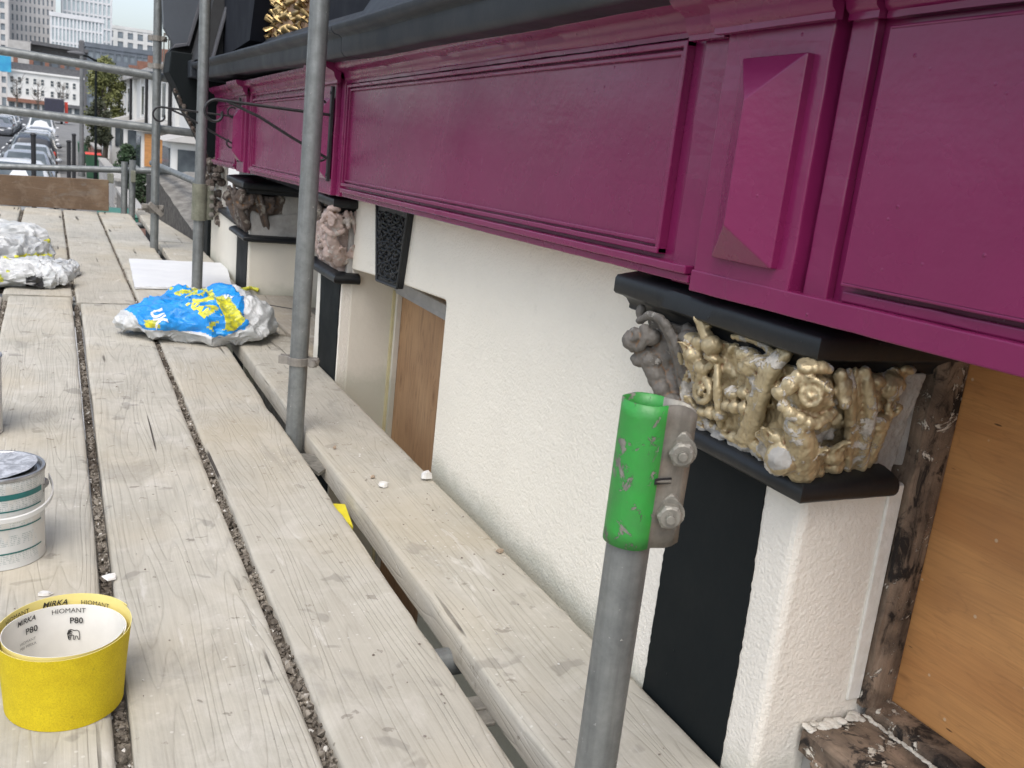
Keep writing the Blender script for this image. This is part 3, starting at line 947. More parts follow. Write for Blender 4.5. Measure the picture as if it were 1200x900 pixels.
# --- carved capital: all ornament fused into one skin -------------------------
def capital(name, fn=None, mats=('gold', 'carve_grey'), parent=None, voxel=.0019, keep=lambda c: True, backing=True, dxyz=(0, 0, 0), sy=1.0, yr=1.0):
    mb = MB()
    V = Vector
    # bell
    if backing:
        bell = []
        for i in range(9):
            t = i / 8
            z = .430 + t * .155
            f = .022 * (t ** 1.6)
            x = .8305 - f; y0 = .838 - f; y1 = 1.125 + f * 2.6
            bell.append([(x, y1, z), (x, y0 + .01, z), (x + .01, y0, z), (1.0, y0, z), (1.0, y1, z)])
        vs = [p for r in bell for p in r]
        fs = [(j * 5 + i, j * 5 + (i + 1) % 5, (j + 1) * 5 + (i + 1) % 5, (j + 1) * 5 + i) for j in range(8) for i in range(5)]
        fs += [(4, 3, 2, 1, 0), (40, 41, 42, 43, 44)]
        mb.add(vs, fs)
    def B(c, r, mat=None):
        if not isinstance(r, tuple): r = (r, r, r)
        if keep(c): mb.ball(c, tuple(q * 1.06 for q in r), 14, 9, mat)
    rl = random.Random(77)
    for k in range(150):            # low relief filling the ground between the big motifs
        if k % 2:
            y = rl.uniform(.86, 1.13); z = rl.uniform(.445, .582); t = (z - .43) / .155
            c = (.8345 - .022 * t ** 1.6 - .002, y, z)
        else:
            x = rl.uniform(.83, .955); z = rl.uniform(.445, .582); t = (z - .43) / .155
            c = (x, .842 - .022 * t ** 1.6 - .003, z)
        if keep(c):
            a = rl.uniform(.006, .011); b2 = rl.uniform(.009, .021)
            mb.ball(c, (a if k % 2 else b2, b2 if k % 2 else a, rl.uniform(.006, .015)), 10, 7, Matrix.Rotation(rl.uniform(-1.2, 1.2), 3, 'X' if k % 2 else 'Y'))
    if keep((.80, 1.13, .53)):
        mb.ball((.826, 1.135, .535), (.030, .030, .045), 12, 8); mb.ball((.832, 1.115, .485), (.024, .030, .045), 12, 8)
    def T(pts, rs, n=12):
        if keep(pts[0]):
            # smooth curve through points
            P = [V(p) for p in pts]; out_ = []; ro = []
            for i in range(len(P) - 1):
                p0 = P[max(0, i - 1)]; p1 = P[i]; p2 = P[i + 1]; p3 = P[min(len(P) - 1, i + 2)]
                for k in range(5):
                    t = k / 5
                    out_.append(.5 * ((2 * p1) + (p2 - p0) * t + (2 * p0 - 5 * p1 + 4 * p2 - p3) * t * t + (3 * p1 - p0 - 3 * p2 + p3) * t ** 3))
                    ro.append(rs[i] + (rs[i + 1] - rs[i]) * t)
            out_.append(P[-1]); ro.append(rs[-1])
            mb.tube(out_, ro, n)
            mb.ball(P[0], rs[0], 10, 6); mb.ball(P[-1], rs[-1], 10, 6)
    def spiral(c, r, thick, axis, turns=1.6, a0=0, hand=1):
        if not keep(c): return
        u, v, w_ = axis
        pts = []; rs = []
        m_ = 26
        for k in range(m_ + 1):
            t = k / m_
            a = a0 + hand * turns * 2 * math.pi * t
            rr = r * (1 - .82 * t)
            pts.append(V(c) + u * rr * math.cos(a) + v * rr * math.sin(a) + w_ * (.012 * t))
            rs.append(thick * (1 - .35 * t))
        mb.tube(pts, rs, 9)
    def leaf(p0, p1, wid, curl, nrm, thick=.0035, lobes=3):
        """acanthus leaf: ridged fan from p0 (root) to p1 (tip), tip curls out along nrm"""
        if not keep(p0): return
        p0 = V(p0); p1 = V(p1); nrm = V(nrm).normalized()
        d = (p1 - p0); L = d.length; d.normalize()
        s_ = d.cross(nrm).normalized()
        m_, q_ = 10, 9
        vs = []; 
        for side in (1, -1):
            for j in range(m_ + 1):
                t = j / m_
                wv = wid * (math.sin(math.pi * min(1, t * .85 + .12)) ** .7) * (1 + .22 * math.sin(t * math.pi * 2 * lobes))
                for i in range(q_):
                    s2 = (i / (q_ - 1) - .5) * 2
                    rib = .0028 * math.cos(s2 * math.pi * 2.5)
                    h = curl * t ** 2.6 + rib + .006 * (1 - abs(s2) ** 2)
                    dd_ = d * (L * t - curl * .9 * max(0, t - .8) * 2)
                    vs.append(p0 + dd_ + s_ * wv * s2 + nrm * (h + side * thick))
        n1 = (m_ + 1) * q_
        fs = []
        for j in range(m_):
            for i in range(q_ - 1):
                a = j * q_ + i
                fs.append((a, a + 1, a + q_ + 1, a + q_)); fs.append((n1 + a, n1 + a + q_, n1 + a + q_ + 1, n1 + a + 1))
        for j in range(m_):
            a = j * q_; fs.append((a, a + q_, n1 + a + q_, n1 + a)); a = j * q_ + q_ - 1; fs.append((a, n1 + a, n1 + a + q_, a + q_))
        for i in range(q_ - 1):
            fs.append((i, n1 + i, n1 + i + 1, i + 1)); a = m_ * q_ + i; fs.append((a, a + 1, n1 + a + 1, n1 + a))
        mb.add(vs, fs)
    FX = V((-1, 0, 0)); FY = V((0, -1, 0)); UP = V((0, 0, 1)); DG = V((-.75, -.66, 0)).normalized()
    YA = V((0, 1, 0)); XA = V((1, 0, 0)); DS = V((.66, -.75, 0)).normalized()
    # front face (-X): finial, bud and clump under the abacus
    T([(.808, 1.008, .570), (.797, 1.014, .588), (.790, 1.024, .607)], [.006, .0085, .006])
    leaf((.806, 1.012, .585), (.792, 1.028, .613), .010, .004, FX, .003)
    B((.796, .996, .578), .0135); B((.800, .996, .561), (.010, .014, .006))
    B((.806, 1.058, .574), (.014, .022, .010)); B((.802, 1.040, .556), (.014, .016, .012)); B((.806, 1.022, .542), (.012, .012, .010))
    B((.803, 1.030, .574), (.012, .012, .010))
    leaf((.820, 1.035, .515), (.800, 1.052, .575), .017, .012, FX)
    # drooping leaf towards the corner
    B((.800, .898, .577), (.017, .024, .011)); B((.794, .912, .568), (.013, .018, .008)); B((.800, .880, .566), (.012, .014, .009)); B((.806, .932, .580), (.014, .022, .010))
    B((.806, .925, .560), (.012, .020, .008)); B((.803, .900, .553), (.012, .013, .007)); B((.806, .870, .553), (.011, .012, .009))
    leaf((.828, .930, .500), (.800, .905, .582), .030, .014, FX)
    T([(.806, .968, .597), (.808, .925, .600), (.806, .885, .592), (.806, .868, .570)], [.0045, .005, .005, .004])
    # scroll eye
    spiral((.808, 1.010, .508), .0195, .0062, (YA, UP, FX), 1.5, .5)
    T([(.808, 1.028, .500), (.805, 1.022, .528), (.806, 1.002, .550), (.809, .985, .560)], [.006, .0065, .006, .004])
    T([(.820, .978, .470), (.806, .974, .500), (.802, .980, .535), (.806, .992, .556)], [.0055, .006, .006, .004])
    # seed clusters
    for (y, z, ry, rz_) in ((.948, .525, .013, .0085), (.925, .532, .012, .009), (.905, .530, .010, .008), (.938, .508, .009, .009), (.952, .506, .008, .008), (.920, .512, .009, .010), (.905, .512, .007, .008)):
        B((.805, y, z), (.011, ry, rz_))
    for (y, z) in ((.992, .484), (.974, .486), (1.008, .480), (1.024, .476)):
        B((.811, y, z), (.010, .0115, .0075), Matrix.Rotation(random.uniform(-.5, .5), 3, 'X'))
    # broken crumbly foot
    rr = random.Random(5)
    for k in range(70):
        y = rr.uniform(.87, 1.085); z = rr.uniform(.440, .470)
        B((.826 - .35 * (z - .44) + rr.uniform(-.002, .005), y, z), (rr.uniform(.004, .009), rr.uniform(.005, .011), rr.uniform(.004, .009)))
    leaf((.832, 1.045, .445), (.812, 1.040, .497), .016, .006, FX)
    # long diagonal ribbon
    for o_ in (-.007, .0, .007):
        T([(.800, .862 + o_, .600), (.792, .873 + o_, .575), (.797, .888 + o_, .535), (.810, .908 + o_, .490), (.826, .938 + o_, .447)], [.0062, .0075, .0078, .0085, .007])
    # far volute: drooping scroll of bare cement
    B((.778, 1.156, .548), (.017, .018, .016)); spiral((.780, 1.146, .556), .020, .0075, (YA, UP, FX), 1.4, 2.0)
    B((.790, 1.130, .560), (.014, .012, .013)); B((.788, 1.150, .520), (.012, .015, .010)); B((.796, 1.128, .524), (.015, .014, .012))
    T([(.790, 1.145, .535), (.800, 1.124, .508), (.815, 1.112, .480), (.830, 1.096, .455)], [.012, .014, .015, .014])
    B((.806, 1.106, .486), (.013, .013, .012)); B((.816, 1.090, .472), (.014, .015, .012))
    B((.800, 1.182, .588), (.008, .008, .011)); B((.798, 1.176, .575), (.006, .006, .006))
    for o_ in (-.004, .004):
        T([(.788 + o_ * .3, 1.158, .580), (.784, 1.128 + o_, .592), (.786, 1.102 + o_, .588), (.800, 1.086 + o_, .560), (.814, 1.076 + o_, .520), (.826, 1.064 + o_, .470)], [.005, .0062, .0066, .0075, .0075, .007])
    # corner motif: flower under abacus, rosette, ears, beaded lip, leaves
    B((.790, .800, .600), (.020, .018, .008)); B((.776, .796, .598), (.010, .009, .007)); B((.800, .792, .598), (.010, .010, .006))
    B((.800, .806, .566), (.026, .022, .024))
    leaf((.812, .815, .528), (.785, .797, .592), .026, .008, DG, .004)
    # rosette ring facing the diagonal
    c0 = V((.7815, .7865, .5665))
    pts = [c0 + DS * .0105 * math.cos(2 * math.pi * k / 18) + UP * .0105 * math.sin(2 * math.pi * k / 18) for k in range(19)]
    if keep(c0): mb.tube(pts, .0040, 8)
    B(c0 + DG * .001, .0045)
    T([c0 - DS * .019 + UP * .010, c0 + UP * .0195 + DG * .001, c0 + DS * .019 + UP * .010], [.0035, .004, .0035])
    B((.764, .806, .574), (.009, .010, .012)); B((.757, .812, .563), (.008, .009, .008)); B((.770, .802, .585), (.007, .007, .008))
    B((.836, .792, .572), (.010, .009, .016)); B((.838, .788, .558), (.008, .008, .009)); B((.830, .795, .588), (.008, .008, .010))
    for (x, y, z, r) in ((.762, .806, .549, .0080), (.768, .798, .5425, .0080), (.776, .791, .5375, .0078), (.785, .786, .5345, .0080), (.795, .784, .534, .0076), (.805, .786, .5365, .0070), (.815, .789, .5395, .0074), (.824, .793, .544, .0072)):
        B((x, y, z), (r, r, r * .92))
    B((.800, .812, .538), (.026, .020, .012))
    T([(.786, .802, .528), (.800, .806, .500), (.822, .820, .465)], [.017, .019, .021])
    leaf((.818, .850, .445), (.775, .838, .518), .022, .010, (-.95, -.3, 0), .004)
    B((.790, .822, .480), (.020, .019, .022)); B((.782, .832, .503), (.012, .013, .010))
    leaf((.845, .832, .447), (.818, .800, .505), .018, .012, FY)
    B((.818, .806, .492), (.011, .010, .014)); B((.820, .808, .470), (.012, .010, .010))
    leaf((.880, .835, .450), (.858, .806, .512), .019, .012, FY)
    B((.862, .812, .482), (.013, .010, .012)); B((.878, .820, .465), (.012, .009, .010)); B((.845, .820, .460), (.013, .010, .008))
    # pair of tall ribbons on the return
    T([(.846, .800, .592), (.858, .798, .560), (.880, .812, .515), (.905, .826, .455)], [.005, .0065, .007, .006])
    T([(.872, .800, .594), (.886, .796, .560), (.905, .808, .515), (.928, .826, .455)], [.006, .009, .0095, .008])
    T([(.862, .805, .592), (.872, .804, .555), (.892, .816, .510), (.915, .830, .455)], [.005, .006, .0065, .006])
    # berries at the far right
    B((.934, .812, .571), (.019, .015, .016)); B((.906, .812, .577), (.012, .011, .010)); B((.904, .812, .560), (.012, .011, .012)); B((.912, .812, .545), (.010, .010, .009))
    spiral((.942, .810, .544), .0125, .0048, (XA, UP, FY), 1.3, 1.0)
    B((.928, .812, .527), (.017, .012, .0085)); B((.930, .813, .518), (.015, .011, .006))
    T([(.934, .815, .510), (.938, .822, .485), (.942, .830, .458)], [.0115, .009, .006])
    B((.966, .822, .590), (.014, .012, .007)); B((.974, .826, .578), (.009, .008, .007))
    if fn: mb.v = [tuple(fn(*p)) for p in mb.v]
    me = bpy.data.meshes.new(name)
    me.from_pydata(mb.v, [], mb.f)
    bm = bmesh.new(); bm.from_mesh(me); bmesh.ops.recalc_face_normals(bm, faces=bm.faces); bm.to_mesh(me); bm.free()
    o = bpy.data.objects.new(name, me); COL.objects.link(o)
    rm = o.modifiers.new('r', 'REMESH'); rm.mode = 'VOXEL'; rm.voxel_size = voxel; rm.use_smooth_shade = True
    sm = o.modifiers.new('s', 'SMOOTH'); sm.iterations = 1; sm.factor = .5
    finalize_mesh(o)
    me = o.data
    me.shade_smooth()
    nr = [Vector(v_.vector) for v_ in me.vertex_normals]
    fl_ = []
    for v_, q in zip(me.vertices, nr):          # thick uneven coats of old paint
        c = v_.co
        a = .0017 * nz(c.x * 70, c.y * 70, c.z * 70) + .0010 * (abs(nz(c.x * 130, c.y * 130, c.z * 60)) * 2 - .5) + .0007 * nz(c.x * 260, c.y * 260, c.z * 260)
        fl_ += [c.x + q.x * a, c.y + q.y * a, c.z + q.z * a]
    me.vertices.foreach_set('co', fl_)
    me.update()
    me.materials.clear()
    for mn in mats: me.materials.append(M[mn])
    o.parent = parent
    return o

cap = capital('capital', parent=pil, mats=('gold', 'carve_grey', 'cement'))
for p in cap.data.polygons:
    c = p.center
    q = .012 * nz(c.x * 40, c.y * 40, c.z * 40)
    if c.y + q > 1.072 and c.x < .85: p.material_index = 1
    elif (c.y + q > 1.055 and c.z > .55) : p.material_index = 1
    elif c.z + q * .8 < .458 and .88 < c.y < 1.07: p.material_index = 2
    elif .800 < c.y < .86 and c.x < .83 and (c.x - .778) ** 2 + (c.z - .478) ** 2 + (c.y - .815) ** 2 < .00020 + q * .02: p.material_index = 2
    elif c.x + q > .962: p.material_index = 2
    elif c.y < .84 and c.x > .80 and c.z > .598: p.material_index = 2
# smooth cement block right of the capital
BP(MB().prism([(.955, .46), (1.03, .45), (1.035, .60), (.97, .60)], 'y', .838, .90), 'cement_patch', 'cement', pil, bevel=.004)

# --- weathered window frame, sill and plywood on the right
fr = BP(MB().box(1.0745, 1.09, -1.2, .822, .09, .70), 'boarded_window', 'ply')
fr['label'] = 'large orange brown plywood sheet closing the shop window'
pm = []
vs = []; fs = []
K = 40
for k in range(K + 1):
    z = .10 + (.665 - .10) * k / K
    a = 1.019 + .004 * nz(z * 14, 1) - .0035 * (k / K); b = 1.0735
    yo = .004 * nz(z * 22, 5); bulge = .006 * max(0, nz(z * 18, 9))
    vs += [(a, .8165 + yo, z), (a + .012, .8125 + yo - bulge, z), (a + .03, .8120 - bulge * .5 + .003 * nz(z * 30, 2), z), (b - .008, .8125 + .002 * nz(z * 30, 7), z), (b, .8155, z), (b, .86, z), (a, .86, z)]
for k in range(K):
    for i in range(7):
        fs.append((k * 7 + i, k * 7 + (i + 1) % 7, (k + 1) * 7 + (i + 1) % 7, (k + 1) * 7 + i))
fs += [tuple(range(6, -1, -1)), tuple(K * 7 + i for i in range(7))]
BP(MB().add(vs, fs), 'frame_post', 'old_post', fr, smooth=50)
def plank_y(x0, x1, y0, y1, z0, z1, seed, K=50):
    vs = []; fs = []
    for k in range(K + 1):
        y = y0 + (y1 - y0) * k / K
        e = .0035 * nz(y * 20, seed) + .002 * nz(y * 60, seed + 2)
        ch = max(0, nz(y * 24, seed + 5)) * .006
        vs += [(x0 + e, y, z0), (x0 + e * .6, y, z1 - .006), (x0 + .006 + ch, y, z1 - .0005), ((x0 + x1) / 2, y, z1 + .0015 * nz(y * 30, seed + 8)), (x1 - .002, y, z1), (x1, y, z0)]
    for k in range(K):
        for i in range(6):
            fs.append((k * 6 + i, k * 6 + (i + 1) % 6, (k + 1) * 6 + (i + 1) % 6, (k + 1) * 6 + i))
    fs += [tuple(range(5, -1, -1)), tuple(K * 6 + i for i in range(6))]
    return MB().add(vs, fs)
BP(plank_y(.912, 1.022, -1.2, .818, .052, .088, 3), 'sill', 'old_sill', fr, smooth=40)
BP(plank_y(1.024, 1.0735, -1.2, .8155, .070, .103, 6), 'sill_upstand', 'old_post', fr, smooth=40)
pmb = MB()
rr = random.Random(9)
for k in range(120):            # flaking white paint ridge between the two sill pieces
    y = .81 - k * .006
    pmb.ball((1.021 + rr.uniform(-.002, .002), y, .0885 + rr.uniform(0, .002)), (rr.uniform(.0025, .005), rr.uniform(.004, .008), rr.uniform(.0015, .0035)), 6, 4)
BP(pmb, 'flaking_paint_ridge', basic('flaking_white_paint', (.66, .63, .55), (.36, .33, .28), .7, 60, .001, 200), fr)['kind'] = 'stuff'
pmb = MB()
for k in range(46):             # white filler smeared at the sill end
    pmb.ball((.918 + .095 * (k / 46) + rr.uniform(-.004, .004), .818 - rr.uniform(-.001, .012), .086 + rr.uniform(-.006, .006)), (rr.uniform(.006, .012), rr.uniform(.004, .010), rr.uniform(.0012, .0028)), 7, 5)
BP(pmb, 'filler', basic('white_filler', (.72, .70, .64), (.5, .48, .42), .8, 60, .002, 150), fr)['kind'] = 'stuff'
BP(MB().box(.935, 1.09, -1.2, .8275, GZ, .052), 'stall_riser', 'cement')
lip = MB()
for k in range(30):
    lip.ball((.914 + rr.uniform(-.004, .003), .80 - k * .022, .060 + rr.uniform(-.010, .004)), (.006, .014, .010), 6, 4)
BP(lip, 'paint_crust', 'old_sill', fr)['kind'] = 'stuff'

# --- purple fascia -------------------------------------------------------------
SH = lambda x, y, z: (x, y, z - .0205 * (y - 1.13))
def slab(x0, x1, y0, y1, z0, z1): return MB().box(x0, x1, y0, y1, z0, z1, SH)
def long_box(mb, x0, x1, y0, y1, z0, z1, step=.03, wob=.0008, seed=0):
    """box along Y with slightly wavy arrises, following the fascia's fall"""
    K = max(2, int((y1 - y0) / step)); vs = []; fs = []
    for k in range(K + 1):
        y = y0 + (y1 - y0) * k / K
        a = wob * nz(y * 25, seed); b = wob * nz(y * 25, seed + 5)
        for (x, z) in ((x0 + a, z0 + b), (x0 + b, z1 + a), (x1, z1 + a), (x1, z0 + b)):
            vs.append(SH(x, y, z))
    for k in range(K):
        for i in range(4): fs.append((k * 4 + i, k * 4 + (i + 1) % 4, (k + 1) * 4 + (i + 1) % 4, (k + 1) * 4 + i))
    fs += [(3, 2, 1, 0), (K * 4, K * 4 + 1, K * 4 + 2, K * 4 + 3)]
    mb.add(vs, fs); return mb
def surface(mb, x, y0, y1, z0, z1, amp=.0016, seed=0, depth=.01, nyy=None):
    """panel face with the gentle unevenness of an old timber board"""
    ny_ = nyy or max(6, int((y1 - y0) / .03)); nzz = max(6, int((z1 - z0) / .03))
    vs = []; fs = []
    for j in range(ny_ + 1):
        for i in range(nzz + 1):
            y = y0 + (y1 - y0) * j / ny_; z = z0 + (z1 - z0) * i / nzz
            ed = min(1, min(i, nzz - i) / 2) * min(1, min(j, ny_ - j) / 2)
            vs.append(SH(x + ed * amp * (nz(y * 3, z * 6, seed) + .4 * nz(y * 9, z * 12, seed)), y, z))
    for j in range(ny_):
        for i in range(nzz):
            a = j * (nzz + 1) + i
            fs.append((a, a + 1, a + nzz + 2, a + nzz + 1))
    mb.add(vs, fs)
    return mb
fas = BP(long_box(MB(), .803, 1.28, -1.4, 5.46, .655, 1.035, .1, .0004), 'fascia', 'purple')
def panel(y0, y1, lbl, z0=.690, z1=.968):
    p = BP(surface(MB(), .8005, y0, y1, z0, z1, .0022, y0 * 3), 'fascia_panel', 'purple', fas, smooth=60)
    p['label'] = lbl
    b = MB()
    long_box(b, .793, .8035, y0 - .004, y1 + .004, z1 - .010, z1 - .003, seed=1); long_box(b, .788, .8035, y0 - .014, y1 + .014, z1, z1 + .009, seed=2)
    long_box(b, .793, .8035, y0 - .004, y1 + .004, z0 + .003, z0 + .010, seed=3); long_box(b, .7865, .8035, y0 - .014, y1 + .014, z0 - .009, z0, seed=4)
    for ya, yb in ((y0 - .014, y0 - .005), (y1 + .005, y1 + .014)): b.box(.788, .8035, ya, yb, z0 - .009, z1 + .009, SH)
    for ya, yb in ((y0, y0 + .006), (y1 - .006, y1)): b.box(.793, .8035, ya, yb, z0 + .003, z1 - .003, SH)
    BP(b, 'panel_bead', 'purple', fas, bevel=.0016)
panel(1.157, 2.850, 'long plain purple panel above the white wall')
panel(3.270, 4.365, 'shorter purple panel between the two far pilaster blocks', .680, .960)
panel(4.80, 5.40, 'last purple panel at the far end of the fascia', .675, .955)
# bottom mouldings
b = MB()
for (ya, yb) in ((1.055, 2.83), (3.20, 4.35), (4.76, 5.455)):
    long_box(b, .776, .804, ya, yb, .6625, .6745, seed=7); long_box(b, .784, .804, ya, yb, .650, .6625, seed=8)
BP(b, 'bottom_moulding', 'purple', fas, bevel=.002)
b = MB()
long_box(b, .7865, .804, -1.4, .776, .672, .684, seed=11)
long_box(b, .7745, .804, -1.4, 1.0385, .643, .672, seed=12)
BP(b, 'bottom_moulding', 'purple', fas, bevel=.002)
# large raised panel nearest the camera
b = surface(MB(), .7795, -1.4, .770, .694, .958, .0015, 4)
big = BP(b, 'fascia_panel', 'purple', fas, smooth=60); big['label'] = 'nearest big raised purple panel above the plywood'
b = MB()
long_box(b, .7797, .804, -1.4, .7735, .690, .694, seed=5); b.box(.7797, .804, .770, .7735, .690, .962, SH); long_box(b, .7797, .804, -1.4, .7735, .958, .962, seed=6)
BP(b, 'panel_edge', 'purple', fas, bevel=.0018)

# pilaster blocks with stiles and hipped field
def pil_block(y0, first=False):
    """y0: near edge of the block, .187 wide"""
    y1 = y0 + .187
    b = MB()
    for (x0, ya, yb) in ((.776, y0, y1), (.7895, y0 - .048, y0 - .010), (.796, y1 + .012, y1 + .078)):
        K = 22; vs = []; fs = []
        for k in range(K + 1):
            z = .646 + (1.0 - .646) * k / K
            a = .0012 * nz(z * 20, ya * 9); c_ = .0012 * nz(z * 20, yb * 7 + 3)
            for (x, y) in ((x0 + a, ya + c_), (x0 + c_, yb + a), (.804, yb + a), (.804, ya + c_)): vs.append(SH(x, y, z))
        for k in range(K):
            for i in range(4): fs.append((k * 4 + i, k * 4 + (i + 1) % 4, (k + 1) * 4 + (i + 1) % 4, (k + 1) * 4 + i))
        fs += [(3, 2, 1, 0), (K * 4, K * 4 + 1, K * 4 + 2, K * 4 + 3)]
        b.add(vs, fs)
    blk = BP(b, 'pilaster_block', 'purple', fas, bevel=.0035, seg=3)
    ym = y0 + .086; a, c_ = y0 + .024, y0 + .139
    zb_, zt_ = .694, .940
    vs = [(.766, a, zb_), (.766, c_, zb_), (.766, c_, zt_), (.766, a, zt_), (.7360, ym, zb_ + .044), (.7360, ym, zt_ - .054),
          (.7765, a, zb_), (.7765, c_, zb_), (.7765, c_, zt_), (.7765, a, zt_)]
    vs = [SH(*v) for v in vs]
    fs = [(0, 1, 4), (1, 2, 5, 4), (2, 3, 5), (3, 0, 4, 5), (0, 6, 7, 1), (1, 7, 8, 2), (2, 8, 9, 3), (3, 9, 6, 0)]
    BP(MB().add(vs, fs), 'hipped_field', 'purple', fas, bevel=.0016, seg=3)
    return blk
pil_block(.850); pil_block(2.935); pil_block(4.475)
# crown moulding (ogee) stepping forward over the blocks
og = [(0, .972), (.012, .972), (.012, .979), (.018, .983), (.022, .992), (.024, 1.000), (.032, 1.005), (.045, 1.009), (.054, 1.016), (.056, 1.030), (0, 1.030)]
def crown(y0, y1, x, nm='crown_moulding', dz=0.0):
    K = max(3, int((y1 - y0) / .03)); n_ = len(og); vs = []; fs = []
    for k in range(K + 1):
        y = y0 + (y1 - y0) * k / K
        for i, (o_, z) in enumerate(og):
            wv = .0012 * nz(y * 18, z * 60) if 0 < i < n_ - 1 else 0
            vs.append(SH(x - o_ * .92 + wv, y, z + dz + wv))
    for k in range(K):
        for i in range(n_): fs.append((k * n_ + i, k * n_ + (i + 1) % n_, (k + 1) * n_ + (i + 1) % n_, (k + 1) * n_ + i))
    fs += [tuple(range(n_ - 1, -1, -1)), tuple(K * n_ + i for i in range(n_))]
    return MB().add(vs, fs)
for (ya, yb, x, dz) in ((-1.4, .790, .800, 0), (.790, .835, .790, 0), (.835, 1.05, .772, 0), (1.05, 1.13, .790, 0), (1.13, 2.885, .803, .008), (2.885, 3.16, .774, .008), (3.16, 4.43, .803, .012), (4.43, 4.70, .774, .014), (4.70, 5.46, .803, .014)):
    BP(crown(ya + .0008, yb - .0008, x, dz=dz), 'crown_moulding', 'purple', fas, smooth=45)

# --- black cornice ---------------------------------------------------------------
def cornice(y0, y1, mat, dx=0.0):
    prof = [(.80, 1.000), (.715, 1.000), (.706, .9975), (.698, 1.000), (.690, 1.010), (.688, 1.045), (.680, 1.050), (.668, 1.052), (.6605, 1.060), (.6595, 1.070), (.665, 1.077), (.690, 1.083), (.80, 1.10)]
    K = int((y1 - y0) / .05); n_ = len(prof); vs = []; fs = []
    for k in range(K + 1):
        y = y0 + (y1 - y0) * k / K
        for (x, z) in prof: 
            w_ = .0022 * nz(y * 2.2, z * 8) + .0010 * nz(y * 12, z * 30)
            vs.append((x + dx + w_, y, z + w_ + .022 * max(0, 2.4 - y) / 1.6))
    for k in range(K):
        for i in range(n_): fs.append((k * n_ + i, k * n_ + (i + 1) % n_, (k + 1) * n_ + (i + 1) % n_, (k + 1) * n_ + i))
    fs += [tuple(range(n_ - 1, -1, -1)), tuple(K * n_ + i for i in range(n_))]
    return BP(MB().add(vs, fs), 'cornice', mat, smooth=40)
cornice(-1.4, 2.585, 'slate'); cornice(2.60, 5.62, 'slate', .003)
BP(MB().box(.70, 1.28, -1.4, 5.6, 1.036, 1.09), 'soffit', 'shade_black')
# upper zone above the cornice: recessed plaster frieze, gilded relief, deep shadow recess
BP(MB().prism([(.80, 1.10), (.72, 1.085), (.765, 1.16), (.82, 1.30), (.84, 2.4), (1.2, 2.4), (1.2, 1.10)], 'y', -1.4, 2.58), 'upper_frieze', 'slate', smooth=30)
up = BP(MB().box(.90, 1.2, 2.60, 6.2, 1.09, 2.4), 'upper_wall', 'shade_black')
BP(MB().prism([(.755, 1.086), (.80, 1.086), (.87, 1.175), (.90, 1.175), (.90, 1.09)], 'y', 2.60, 4.55), 'sloped_ledge', 'slate', up, bevel=.003)
gb = MB(); rg = random.Random(12)
for k in range(300):
    y = rg.uniform(3.80, 4.62); z = rg.uniform(1.18, 1.75)
    if y > 4.62 - (z - 1.18) * .55: continue
    a = rg.uniform(0, 6.28); L = rg.uniform(.012, .03)
    x = .885
    gb.tube([(x, y - L * math.cos(a), z - L * math.sin(a)), (x - rg.uniform(.012, .03), y, z), (x, y + L * math.cos(a + .8), z + L * math.sin(a + .8))], [.006, .012, .004], 6)
gp = BP(MB().prism([(3.78, 1.176), (4.56, 1.176), (4.20, 1.80), (3.78, 1.80)], 'x', .888, .902), 'relief_ground', basic('dull_gold_ground', (.42, .26, .15), (.3, .18, .10), .6, 30), up)
BP(gb, 'gilded_relief', 'gold_bright', up, smooth=60)['kind'] = 'stuff'
BP(MB().prism([(4.58, 1.16), (5.6, 1.10), (5.6, 2.4), (3.95, 2.4)], 'x', .80, .90), 'console_side', 'shade_black', up)

# end console and hood at the far corner of the building
con = BP(MB().prism([(.575, 1.13), (.565, 1.02), (.585, .985), (.615, .93), (.66, .83), (.72, .73), (.775, .62), (.80, .56), (1.2, .55), (1.2, 1.13)], 'y', 5.63, 5.95), 'end_console', 'black_flat', bevel=.006)
cr = MB()
rg = random.Random(4)
for k in range(26):
    t = k / 26
    x = .60 + .20 * t + rg.uniform(-.006, .006); z = .93 - .38 * t
    cr.ball((x, 5.625 + rg.uniform(-.004, .05), z + rg.uniform(-.008, .008)), (rg.uniform(.007, .014), .014, rg.uniform(.008, .016)), 7, 5)
BP(cr, 'carved_leaves', 'carve_brown', con)['kind'] = 'stuff'
BP(MB().prism([(.66, 1.00), (1.2, .99), (1.2, 1.10), (.66, 1.09)], 'y', 5.50, 5.629), 'console_cap', 'slate', con, bevel=.006)
hood = BP(MB().prism([(.600, 1.165), (.668, 1.190), (.86, 1.95), (.50, 1.95), (.545, 1.25)], 'y', 5.72, 5.80), 'hood_panel', basic('blue_grey_hood_paint', (.075, .086, .102), (.065, .074, .088), .5, 8))
BP(MB().prism([(.585, 1.145), (.667, 1.170), (.677, 1.190), (.6, 1.170)], 'y', 5.700, 5.7195).prism([(.667, 1.170), (.677, 1.170), (.878, 1.95), (.862, 1.95), (.664, 1.19)], 'y', 5.700, 5.7195), 'hood_trim', basic('grey_trim', (.085, .088, .10), (.07, .07, .08), .5, 20), hood, bevel=.003)
BP(MB().prism([(.58, 1.13), (1.1, 1.10), (1.1, 2.3), (.60, 2.3), (.60, 1.16)], 'y', 5.81, 5.95), 'hood_cheek', 'black', hood)
BP(MB().prism([(.6775, 1.09), (.90, 1.09), (.90, 2.0), (.888, 2.0)], 'y', 5.35, 5.719), 'hood_side', basic('brown_grey_paint', (.032, .033, .034), (.028, .028, .029), .6, 20), hood)
